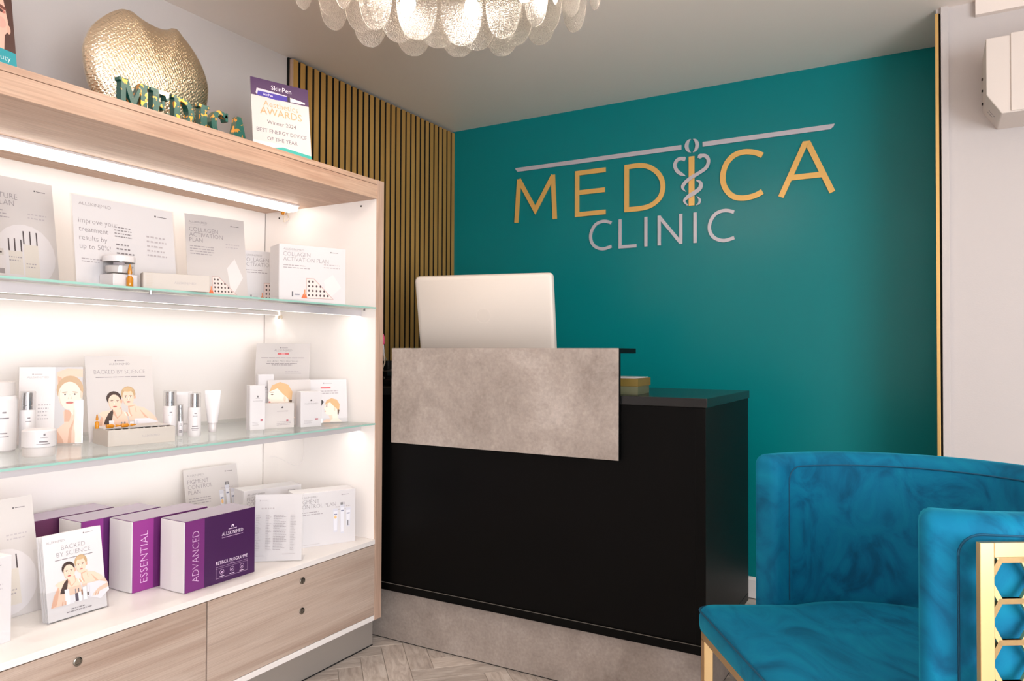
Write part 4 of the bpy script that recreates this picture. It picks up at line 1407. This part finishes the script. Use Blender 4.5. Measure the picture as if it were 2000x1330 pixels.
def award_design(P, w, h):
    P.rect(0, h * .765, w, h, (72, 44, 86))
    P.text('SkinPen', w * .52, h * .885, w * .115, (240, 232, 240), 0.0, 'c')
    P.poly([(w * .08, h * .80), (w * .10, h * .865), (w * .35, h * .86), (w * .62, h * .845), (w * .62, h * .79), (w * .40, h * .775), (w * .10, h * .775)], (206, 196, 206))
    P.poly([(w * .10, h * .775), (w * .12, h * .832), (w * .40, h * .835), (w * .62, h * .835), (w * .62, h * .772), (w * .40, h * .757)], (62, 48, 150))
    P.rect(w * .62, h * .772, w * .67, h * .838, (52, 40, 60))
    P.poly([(w * .67, h * .775), (w * .67, h * .835), (w * .93, h * .808), (w * .93, h * .785)], (226, 214, 210))
    P.text('SkinPen', w * .2, h * .787, w * .055, (236, 230, 240), 0.0)
    P.text('Aesthetics', w * .5, h * .645, w * .145, (206, 156, 112), .004, 'c', width=w * .60)
    P.text('AWARDS', w * .5, h * .535, w * .175, (206, 156, 112), -.004, 'c', width=w * .72)
    P.rect(w * .12, h * .505, w * .88, h * .508, (226, 206, 196))
    P.text('Winner 2024', w * .5, h * .415, w * .095, (98, 88, 94), .0, 'c', width=w * .50)
    P.text('BEST ENERGY DEVICE', w * .5, h * .295, w * .095, (104, 96, 106), .0, 'c', width=w * .86)
    P.text('OF THE YEAR', w * .5, h * .195, w * .095, (104, 96, 106), .0, 'c', width=w * .52)
    P.poly([(0, 0), (w, 0), (w, h * .085), (w * .3, h * .16), (0, h * .13)], (40, 160, 150))
    P.poly([(0, h * .04), (w * .5, h * .135), (w, h * .085), (w, h * .09), (w * .4, h * .17), (0, h * .17)], (210, 205, 205))


card('award_card', 'award card with purple band reading SkinPen on top of the cabinet', 'card', (-1.8385, 1.5725), 70.2, .194, .252, 8, ZT, award_design, 'card_grey', .003)


def poster_design(P, w, h):
    P.rect(0, h * .42, w, h, (84, 58, 52))
    P.poly([(0, h * .40), (0, h), (w * .84, h), (w * .90, h * .86), (w * .935, h * .68), (w * .93, h * .60), (w * .88, h * .55), (w * .86, h * .40)], (236, 190, 172))
    P.ell(w * .935, h * .615, w * .022, h * .04, (232, 182, 162))
    P.ell(w * .87, h * .80, w * .06, h * .016, (120, 72, 62), -.3)
    P.ell(w * .865, h * .765, w * .05, h * .016, (196, 120, 108), -.25)
    P.ell(w * .86, h * .765, w * .022, h * .014, (80, 58, 54), n=10)
    P.ell(w * .85, h * .66, w * .06, h * .05, (236, 172, 158))
    P.ell(w * .22, h * .55, w * .16, h * .03, (196, 96, 92))
    P.poly([(0, h * .46), (w * .5, h * .44), (w, h * .42), (w, h * .22), (0, h * .25)], (44, 160, 172))
    P.rect(0, 0, w, h * .235, (232, 220, 218))
    P.text('Beauty', w * .93, h * .33, w * .10, (226, 240, 240), .01, 'r')
    P.lines(w * .4, h * .29, w * .52, 1, .01, (190, 226, 228), h=.003)
    P.lines(w * .4, h * .18, w * .56, 3, h * .04, (196, 178, 182))
    P.lines(w * .90, h * .93, w * .08, 2, h * .03, (214, 196, 194), seed=13)


card('poster_card', 'poster card with a woman\'s face and teal band on top of the cabinet', 'card', (-1.955, .760), 98, .21, .297, 8, ZT, poster_design, 'paper', .003)

# moon-shaped vase
VO = [(1.225, 1.7006), (1.185, 1.735), (1.153, 1.784), (1.137, 1.82), (1.127, 1.871), (1.125, 1.903), (1.133, 1.934), (1.148, 1.967), (1.174, 1.999), (1.202, 2.026), (1.229, 2.044), (1.247, 2.047), (1.262, 2.042), (1.288, 2.035), (1.32, 2.031), (1.347, 2.033), (1.369, 2.039), (1.392, 2.052), (1.415, 2.036), (1.444, 2.014), (1.472, 1.984), (1.494, 1.949), (1.508, 1.911), (1.509, 1.884), (1.504, 1.845), (1.488, 1.80), (1.462, 1.755), (1.425, 1.7006)]
vase = thing('vase', 'gold moon-shaped metal vase with cross-hatched texture on the cabinet top', 'vase', (-1.985, 1.32, ZT))
out = spline([(y - 1.32, z - ZT) for y, z in VO], 3)
out = [(y, max(0.0, z)) for y, z in out]
cy, cz, T = 0.0, .17, .062
n = len(out)
for side in (1,):
    vs, fs = [], []
    ts = [0.0, .2, .38, .55, .7, .82, .91, .965, 1.0]
    for sgn in (1, -1):
        for tt in ts:
            th_ = T * math.sqrt(max(0, 1 - tt * tt)) + .004
            for (y, z) in out:
                flat = 1.0
                zz = cz + (z - cz) * tt
                vs.append((sgn * th_, cy + (y - cy) * tt, max(zz, 0)))
    R_ = len(ts)
    for s in range(2):
        o0 = s * R_ * n
        for i in range(R_ - 1):
            for k in range(n - 1):
                q = (o0 + i * n + k, o0 + i * n + k + 1, o0 + (i + 1) * n + k + 1, o0 + (i + 1) * n + k)
                fs.append(q[::-1] if s == 0 else q)
            q = (o0 + i * n + n - 1, o0 + i * n, o0 + (i + 1) * n, o0 + (i + 1) * n + n - 1)
            fs.append(q[::-1] if s == 0 else q)
    a0, b0 = (R_ - 1) * n, (2 * R_ - 1) * n
    for k in range(n):
        k2 = (k + 1) % n
        fs.append((a0 + k, a0 + k2, b0 + k2, b0 + k))
    MB().add(vs, fs).build('vase_body', M['vase'], vase, smooth=True, angle=60)
    mo = [(y, z + .0004) for (y, z) in out if -.06 < y < .065 and z > .25]
    MB().add([(-.0035, y, z) for y, z in mo] + [(.0035, y, z) for y, z in mo], [(k, k + 1, len(mo) + k + 1, len(mo) + k) for k in range(len(mo) - 1)]).build('mouth_slit', M['hole'], vase)

# slab serif letters M E D I C A in green resin
SER = {
    'M': [[(0, 0), (0, .1), (.06, .1), (.06, .9), (0, .9), (0, 1), (.26, 1), (.45, .45), (.64, 1), (.9, 1), (.9, .9), (.84, .9), (.84, .1), (.9, .1), (.9, 0), (.58, 0), (.58, .1), (.65, .1), (.65, .70), (.47, .12), (.40, .12), (.20, .72), (.20, .1), (.27, .1), (.27, 0)]],
    'E': [[(0, 0), (0, .1), (.08, .1), (.08, .9), (0, .9), (0, 1), (.66, 1), (.66, .72), (.56, .72), (.52, .86), (.30, .86), (.30, .58), (.40, .58), (.42, .66), (.50, .66), (.50, .36), (.42, .36), (.40, .44), (.30, .44), (.30, .14), (.54, .14), (.58, .30), (.68, .30), (.68, 0)]],
    'I': [[(0, 0), (0, .1), (.09, .1), (.09, .9), (0, .9), (0, 1), (.42, 1), (.42, .9), (.33, .9), (.33, .1), (.42, .1), (.42, 0)]],
    'A': [[(0, 0), (0, .1), (.06, .1), (.30, 1), (.50, 1), (.76, .1), (.82, .1), (.82, 0), (.50, 0), (.50, .1), (.55, .1), (.52, .24), (.29, .24), (.25, .1), (.31, .1), (.31, 0)]],
}


def arc(cx, cz_, rx, rz, a0, a1, m):
    return [(cx + rx * math.cos(D2R(a0 + (a1 - a0) * k / m)), cz_ + rz * math.sin(D2R(a0 + (a1 - a0) * k / m))) for k in range(m + 1)]


LH = .080
for ch, y, wd, lab in (('M', 1.112, .082, 'green resin letter M with gold flecks on the cabinet top'), ('E', 1.199, .056, 'green resin letter E with gold flecks on the cabinet top'), ('D', 1.262, .070, 'green resin letter D with gold flecks on the cabinet top'), ('I', 1.345, .037, 'green resin letter I with gold flecks on the cabinet top'), ('C', 1.388, .062, 'green resin letter C with gold flecks on the cabinet top'), ('A', 1.458, .060, 'green resin letter A with gold flecks on the cabinet top')):
    mb = MB()
    x0, x1 = -1.822, -1.800
    if ch in SER:
        for pl_ in SER[ch]:
            xm = max(p[0] for p in pl_)
            mb.prism([(y + p[0] / xm * wd, ZT + p[1] * LH) for p in pl_], x0, x1, 'yz')
    elif ch == 'D':
        o_ = arc(.34, .5, .46, .5, -90, 90, 12)
        i_ = arc(.34, .5, .25, .36, -90, 90, 12)
        ring = [(0, 0), (0, .1), (.08, .1), (.08, .9), (0, .9), (0, 1)]
        # outer shape as spine plus a curved band
        mb.prism([(y + a / .8 * wd, ZT + b * LH) for a, b in [(0, 0), (0, .1), (.08, .1), (.08, .9), (0, .9), (0, 1), (.36, 1), (.36, .86), (.29, .86), (.29, .14), (.36, .14), (.36, 0)]], x0, x1, 'yz')
        band = o_ + i_[::-1]
        for k in range(12):
            qd = [o_[k], o_[k + 1], i_[k + 1], i_[k]]
            mb.prism([(y + a / .8 * wd, ZT + b * LH) for a, b in qd], x0, x1, 'yz')
    else:
        o_ = arc(.42, .5, .42, .5, 40, 320, 16)
        i_ = arc(.44, .5, .20, .36, 48, 312, 16)
        for k in range(16):
            qd = [o_[k], o_[k + 1], i_[k + 1], i_[k]]
            mb.prism([(y + a / .80 * wd, ZT + b * LH) for a, b in qd], x0, x1, 'yz')
        mb.prism([(y + a / .80 * wd, ZT + b * LH) for a, b in [(.66, .98), (.74, .98), (.74, .66), (.64, .66), (.60, .80)]], x0, x1, 'yz')
    tag(mb.build('resin_letter', M['resin']), lab, 'letter', 'green resin letters MEDICA')

# ------------------------------------------------------------------ reception desk
desk = thing('reception_desk', 'black reception desk with a raised concrete-look front panel', 'desk', (0, 0, 0))
DY, DX = 2.113, -.564
B(-2.26, DX - .006, DY + .0005, 2.672, .2075, .9195).build('body', M['black'], desk, bevel=.001)
B(-2.265, DX, DY - .002, 2.675, .920, .9465).build('worktop', M['black_top'], desk, bevel=.001)
B(DX - .034, DX - .004, DY - .0005, 2.674, .2345, .9190).build('side_panel', M['black'], desk, bevel=.001)
B(-2.262, DX - .004, DY - .004, 2.674, .2070, .2340).build('bottom_rail', M['black'], desk, bevel=.001)
B(-2.26, DX - .006, DY - .0045, DY - .0025, .2335, .2352).build('edge_line', M['seam'], desk)
B(-2.23, -.600, 2.1713, 2.60, .0035, .2070).build('kick_panel', M['concrete'], desk)
B(-2.23, -.600, 2.173, 2.60, 0, .0035).build('kick_seal', M['felt'], desk)
B(-1.7085, -.8292, 2.095, 2.0985, .7495, 1.0920).build('front_panel', M['concrete'], desk, bevel=.0006)
B(-1.7085, -.8290, 2.0986, 2.1125, .7495, 1.0915).build('panel_core', M['black'], desk)
B(-1.7085, -.8292, 2.1125, 2.246, 1.0760, 1.0922).build('ledge', M['black'], desk, bevel=.0006)

mon = thing('monitor', 'white all-in-one monitor seen from behind on the reception desk', 'monitor', (-1.515, 2.43, .9465), D2R(13.5))
sh = thing  # (kept short)
# shell tilted towards the visitor side: built upright then leaned by 12 degrees
mb = MB()
wv, hv = .556, .355


def rr(w, h, r, m=5):
    pts = []
    for cx, cz_, a in ((w / 2 - r, h - r, 0), (-w / 2 + r, h - r, 90), (-w / 2 + r, r, 180), (w / 2 - r, r, 270)):
        for k in range(m + 1):
            t_ = D2R(a + 90 * k / m)
            pts.append((cx + r * math.cos(t_), cz_ + r * math.sin(t_)))
    return pts


def loops(mb, rings, cap=True):
    n_ = len(rings[0])
    vs_ = [p for rg_ in rings for p in rg_]
    fs_ = []
    for i in range(len(rings) - 1):
        for k in range(n_):
            k2 = (k + 1) % n_
            fs_.append((i * n_ + k, i * n_ + k2, (i + 1) * n_ + k2, (i + 1) * n_ + k))
    if cap:
        fs_.append(tuple(range(n_))[::-1])
        fs_.append(tuple((len(rings) - 1) * n_ + k for k in range(n_)))
    return mb.add(vs_, fs_)


o2 = rr(wv, hv, .018)
rings = []
for yy, ins in ((0.014, .004), (.010, .0), (-.004, 0.0), (-.012, .004), (-.017, .014)):
    rings.append([(x * (1 - 2 * ins / wv), yy, hv / 2 + (z - hv / 2) * (1 - 2 * ins / hv)) for x, z in o2])
shell = loops(mb, rings[::-1]).build('shell', M['monitor'], mon, smooth=True)
shell.location = (0.006, .012, .082)
shell.rotation_euler = (D2R(12), 0, 0)
sc_ = B(-wv / 2 + .01, wv / 2 - .01, .0142, .0148, .012, hv - .010).build('screen', M['black_plastic'], shell)
lg = Print(.0172)
lg.ell(0, hv * .56, .03, .03, (228, 218, 208))
lg.ell(0, hv * .56, .027, .027, (222, 212, 202))
lg.build(shell, 'logo')
B(-.004, .004, -.0176, -.0165, .046, .049).build('lock_slot', M['hole'], shell)
MB().prism([(-.03, 0.008), (.03, .008), (.028, .19), (-.028, .19)], .006, .016).build('stand_neck', M['alu'], mon)
B(-.11, .11, -.075, .075, 0, .008).build('stand_base', M['alu'], mon, bevel=.003)

for (nm, lab, x0, x1, y0, y1, z0, z1, m, rz) in (('book', 'thick grey-green book under another on the black worktop', -1.02, -.800, 2.185, 2.335, .9467, .972, 'book_b', 0), ('book', 'olive covered book on top of another on the black worktop', -1.01, -.802, 2.19, 2.33, .9722, .997, 'book_a', 0)):
    t = thing(nm, lab, 'book', (x1, y0, z0), D2R(3 if m == 'book_a' else 6), 'books on the desk')
    wv_, dv_, hv_ = x1 - x0, y1 - y0, z1 - z0
    MB().box(-wv_, 0, 0, dv_, 0, .002).box(-wv_, 0, 0, dv_, hv_ - .002, hv_).box(-.0025, 0, 0, dv_, .002, hv_ - .002).box(-wv_, -.0025, 0, .0025, .002, hv_ - .002).build('cover', M[m], t)
    B(-wv_ + .003, -.0026, .003, dv_ - .003, .002, hv_ - .002).build('pages', M['pages'], t)
t = tag(B(-1.0, -.815, 2.20, 2.325, .9972, .9995).build('loose_papers', M['paper']), 'white papers lying on the olive book', 'papers')
t.rotation_euler = (0, 0, 0)
# clutter glimpsed between cabinet and panel
t = thing('pen_pot', 'black pen pot standing on the desk between cabinet and panel', 'pen pot', (-1.955, 2.375, .9467))
MB().lathe([(.030, 0), (.034, .003), (.036, .095), (.033, .095), (.031, .006), (.001, .006)], 20).build('pot', M['black_plastic'], t, smooth=True)
t = thing('pen', 'pen with a pink end standing in the black pen pot', 'pen', (-1.968, 2.372, .955), 0)
MB().lathe([(.001, 0), (.004, .012), (.004, .155)], 10).build('barrel', M['alu'], t, smooth=True)
MB().lathe([(.004, .155), (.0075, .16), (.0085, .185), (.005, .20), (.001, .202)], 12).build('pink_end', M['pink'], t, smooth=True)
t.rotation_euler = (D2R(-4), D2R(-8), 0)
t = thing('desk_phone', 'black desk phone behind the concrete panel', 'phone', (-1.83, 2.345, .9467), D2R(-8))
MB().prism([(-.09, 0), (.09, 0), (.09, .06), (.02, .03), (-.09, .022)], -.075, .075, 'yz').build('base', M['black_plastic'], t, bevel=.003)
MB().prism([(-.085, .034), (-.05, .03), (.05, .052), (.09, .072), (.088, .095), (.05, .078), (-.05, .056), (-.085, .056)], -.075, -.028, 'yz').build('handset', M['black_plastic'], t, bevel=.004)
t = thing('desk_lamp_cable', 'pale looped cable hanging beside the black pen pot', 'cable', (0, 0, 0))
MB().tube(spline([(-1.915, 2.30, .950), (-1.905, 2.29, .975), (-1.918, 2.295, 1.01), (-1.912, 2.30, 1.035), (-1.922, 2.31, 1.06), (-1.93, 2.33, 1.048)], 5), .0028, 6).build('cord', M['cable'], t, smooth=True)

# ------------------------------------------------------------------ velvet armchair
ch_ang = math.atan2(-.805, .593)     # local x runs along the chair's width, local -y is its front
chair = thing('armchair', 'teal-blue velvet barrel armchair with gold honeycomb sides', 'armchair', (-.197, 1.69, 0), ch_ang - D2R(2.6))
# local: x = width (towards the viewer), y = backwards
UC, NC, RO, RI = .025, .17, .400, .330
zb, zt = .36, .822


def shell_profile(th):
    """rounded section of the back wall: list of (radius, z)"""
    r = .030
    pts = []
    for cx, cz_, a in ((RO - r, zt - r, 0), (RI + r, zt - r, 90)):
        for k in range(7):
            t_ = D2R(a + 90 * k / 6)
            pts.append((cx + r * math.cos(t_), cz_ + r * math.sin(t_)))
    pts += [(RI, zb), (RO, zb)]
    return pts


prof = shell_profile(0)
a_end = math.asin(NC / RO) + D2R(2)
A0, A1 = -a_end, math.pi + a_end
NS = 64
rings = []
mid_r, mid_z = (RO + RI) / 2, (zb + zt) / 2
for i in range(NS + 1):
    a = A0 + (A1 - A0) * i / NS
    rings.append([(UC + r * math.cos(a), NC + r * math.sin(a), z) for r, z in prof])
# rounded ends
ends = []
for s, a in ((-1, A0), (1, A1)):
    rs = []
    for k in range(1, 6):
        q = D2R(90 * k / 5)
        da = s * .022 * math.sin(q) / mid_r
        f = .022 * (1 - math.cos(q))
        rs.append([(UC + (mid_r + math.copysign(max(abs(r - mid_r) - f, 0.0), r - mid_r)) * math.cos(a + da), NC + (mid_r + math.copysign(max(abs(r - mid_r) - f, 0.0), r - mid_r)) * math.sin(a + da), min(z, zt - f) if z > zb + .01 else z) for r, z in prof])
    ends.append(rs)
loops(MB(), ends[0][::-1] + rings + ends[1]).build('back_shell', M['velvet'], chair, smooth=True, angle=70)
# seam piping inside and outside of the rim
pip = MB()
for r in (RI - .0005, RO + .0005):
    e0, e1 = A0 + .030 / r, A1 - .030 / r
    dz_ = .035
    path = [(e0, .46), (e0, zt - .030 - dz_)]
    path += [(e0 + dz_ / r * (1 - math.cos(D2R(15 * k))), zt - .030 - dz_ + dz_ * math.sin(D2R(15 * k))) for k in range(1, 7)]
    m0, m1 = e0 + dz_ / r, e1 - dz_ / r
    path += [(m0 + (m1 - m0) * k / 50, zt - .030) for k in range(1, 51)]
    path += [(e1 - dz_ / r * (1 - math.sin(D2R(15 * k))), zt - .030 - dz_ + dz_ * math.cos(D2R(15 * k))) for k in range(1, 7)]
    path += [(e1, .46)]
    pip.tube([(UC + r * math.cos(q), NC + r * math.sin(q), z) for q, z in path], .0020, 6)
pip.build('rim_seam', mat('velvet_seam', (0, 78, 108), .8), chair, smooth=True)

# seat cushion
sx0, sx1, sf = -.292, .342, -.190
outl = []


def corner(cx, cy, r, a0, a1, m=5):
    return [(cx + r * math.cos(D2R(a0 + (a1 - a0) * k / m)), cy + r * math.sin(D2R(a0 + (a1 - a0) * k / m))) for k in range(m + 1)]


rc = .035
outl += corner(sx0 + rc, sf + rc, rc, 180, 270)
outl += corner(sx1 - rc, sf + rc, rc, 270, 360)
outl += [(UC + (RI - .004) * math.cos(D2R(a)), NC + (RI - .004) * math.sin(D2R(a))) for a in range(-20, 201, 10)]
ccx, ccy = UC, .02
zs0, zs1 = .392, .452
rings = []
for z, ins in ((zs0, .012), (zs0 + .006, .003), (zs0 + .018, 0), (zs1 - .022, 0), (zs1 - .008, .004), (zs1, .014), (zs1 + .008, .06), (zs1 + .013, .14), (zs1 + .015, .22)):
    ring = []
    for x, y in outl:
        d = math.hypot(x - ccx, y - ccy)
        k = max(0.02, (d - ins) / d)
        ring.append((ccx + (x - ccx) * k, ccy + (y - ccy) * k, z))
    rings.append(ring)
seat = loops(MB(), rings).build('seat_cushion', M['velvet'], chair, smooth=True, angle=70)
MB().tube([(ccx + (x - ccx) * .997, ccy + (y - ccy) * .997, zs1 - .008) for x, y in outl[:12]], .0025, 6).build('seat_seam', bpy.data.materials['velvet_seam'], seat, smooth=True)

# gold metal frame
TT = .0115
fy, fx0, fx1 = sf + .022, sx0 + .022, sx1 - .022
MB().box(fx0 - TT, fx1 + TT, fy - TT, fy + TT, zs0 - .0225, zs0 - .0005).build('front_rail', M['brass'], chair, bevel=.0015)
for x in (fx0, fx1):
    MB().box(x - TT, x + TT, fy - TT, fy + TT, 0, zs0 - .023).build('leg', M['brass'], chair, bevel=.0015)
    MB().box(x - TT, x + TT, fy + TT, .42, zs0 - .0225, zs0 - .0005).build('side_rail', M['brass'], chair, bevel=.0015)
for x in (fx0 + .06, fx1 - .06):
    MB().box(x - TT, x + TT, .42, .42 + 2 * TT, 0, zs0 - .0005).build('leg', M['brass'], chair, bevel=.0015)
MB().box(fx0, fx1, .42, .42 + 2 * TT, zs0 - .0225, zs0 - .0005).build('back_rail', M['brass'], chair, bevel=.0015)


def hex_panel(xp, sgn):
    """flat framed honeycomb lattice standing beside the arm"""
    y0, y1, z0, z1, fw, td = .018, .335, 0.0, .788, .023, .010
    pan = MB().box(xp, xp + sgn * td, y0, y0 + fw, z0, z1).box(xp, xp + sgn * td, y1 - fw, y1, z0, z1).box(xp, xp + sgn * td, y0 + fw, y1 - fw, z1 - fw, z1).box(xp, xp + sgn * td, y0 + fw, y1 - fw, .10, .10 + fw).build('honeycomb_panel', M['brass'], chair, bevel=.001)
    mb = MB()
    s = .0365
    bw = .0085
    ya, yb, za, zb_ = y0 + fw - .002, y1 - fw + .002, .12, z1 - fw + .002
    seen = set()

    def bar(p, q):
        key = tuple(sorted([(round(p[0], 4), round(p[1], 4)), (round(q[0], 4), round(q[1], 4))]))
        if key in seen:
            return
        seen.add(key)
        # clip to the opening
        (ax, az), (bx, bz) = p, q
        t0, t1 = 0.0, 1.0
        for (a_, d_, lo, hi) in ((ax, bx - ax, ya, yb), (az, bz - az, za, zb_)):
            if abs(d_) < 1e-9:
                if not lo <= a_ <= hi:
                    return
            else:
                u0, u1 = sorted(((lo - a_) / d_, (hi - a_) / d_))
                t0, t1 = max(t0, u0), min(t1, u1)
        if t1 - t0 < .02:
            return
        p = Vector((ax + (bx - ax) * t0, az + (bz - az) * t0))
        q = Vector((ax + (bx - ax) * t1, az + (bz - az) * t1))
        d = (q - p).normalized()
        nn = Vector((-d.y, d.x)) * bw / 2
        p -= d * bw * .28
        q += d * bw * .28
        c = [p + nn, p - nn, q - nn, q + nn]
        e0, e1 = xp + sgn * .002, xp + sgn * .008
        mb.prism([(v.x, v.y) for v in c], min(e0, e1), max(e0, e1), 'yz')
    for i in range(-1, 8):
        for j in range(-1, 13):
            cy_ = ya + .0315 + i * 1.5 * s
            cz_ = z1 - fw - .036 - j * s * math.sqrt(3) - (s * math.sqrt(3) / 2 if i % 2 else 0)
            c = [(cy_ + s * math.cos(D2R(60 * k)), cz_ + s * math.sin(D2R(60 * k))) for k in range(6)]
            for k in range(6):
                bar(c[k], c[(k + 1) % 6])
    mb.build('honeycomb_lattice', M['brass'], pan)


hex_panel(UC + RO + .004, 1)
hex_panel(UC - RO - .004, -1)

# ------------------------------------------------------------------ chandelier
CX, CY = -1.107, 1.577
chd = thing('chandelier', 'round chandelier of overlapping textured glass petals with warm bulbs', 'chandelier', (CX, CY, ZC))
MB().lathe([(.001, -.035), (.16, -.034), (.17, -.028), (.17, -.0005), (.001, -.0005)], 40).build('canopy', M['brass'], chd, smooth=True)
petal0 = None
PWD, PHT = .128, .245


def petal_mesh():
    mb = MB()
    n_ = 28
    o_ = []
    for k in range(n_):
        t_ = 2 * math.pi * k / n_
        x = PWD / 2 * math.copysign(abs(math.cos(t_)) ** .8, math.cos(t_))
        z = PHT / 2 * math.copysign(abs(math.sin(t_)) ** .9, math.sin(t_))
        o_.append((x, z))
    vs, fs = [], []
    for sgn in (-1, 1):
        for tt in (1.0, .93, .5):
            for x, z in o_:
                y = .012 * (1 - (x / (PWD / 2)) ** 2 * tt * tt) + sgn * (.0022 if tt < 1 else .0009)
                vs.append((x * tt, y, z * tt - PHT / 2))
    for s in range(2):
        b_ = s * 3 * n_
        for i in range(2):
            for k in range(n_):
                k2 = (k + 1) % n_
                q = (b_ + i * n_ + k, b_ + i * n_ + k2, b_ + (i + 1) * n_ + k2, b_ + (i + 1) * n_ + k)
                fs.append(q if s == 0 else q[::-1])
        c = tuple(b_ + 2 * n_ + k for k in range(n_))
        fs.append(c if s == 0 else c[::-1])
    for k in range(n_):
        k2 = (k + 1) % n_
        fs.append((k2, k, 3 * n_ + k, 3 * n_ + k2))
    return mb.add(vs, fs)


for (rad, cnt, ztop, ph) in ((.408, 18, -.04, 0.0), (.358, 18, -.035, .5), (.285, 13, -.05, .2)):
    MB().tube([(rad * math.cos(2 * math.pi * k / 48), rad * math.sin(2 * math.pi * k / 48), ztop - .004) for k in range(48)], .005, 6, True).build('hoop', M['brass'], chd, smooth=True)
    for k in range(cnt):
        a = 2 * math.pi * (k + ph) / cnt
        if petal0 is None:
            petal0 = o = petal_mesh().build('glass_petal', M['petal'], chd, smooth=True, angle=60)
        else:
            o = petal0.copy()
            link(o, chd)
        o.location = (rad * math.cos(a), rad * math.sin(a), ztop + random.uniform(-.004, .004))
        o.rotation_euler = (D2R(random.uniform(-2, 2)), 0, a - math.pi / 2)
for k in range(3):
    a = 2 * math.pi * k / 3 + .3
    MB().tube([(.03 * math.cos(a), .03 * math.sin(a), -.03), (.42 * math.cos(a), .42 * math.sin(a), -.038)], .006, 6).build('spoke', M['brass'], chd)
for k in range(8):
    a = 2 * math.pi * (k + .4) / 8
    x, y = .245 * math.cos(a), .245 * math.sin(a)
    MB().lathe([(.011, -.170), (.011, -.034)], 12, (x, y, 0)).build('lamp_holder', M['brass'], chd)
    MB().lathe([(.001, -.240), (.012, -.236), (.021, -.223), (.023, -.210), (.019, -.193), (.011, -.175), (.010, -.170)], 14, (x, y, 0)).build('bulb', M['bulb'], chd, smooth=True)
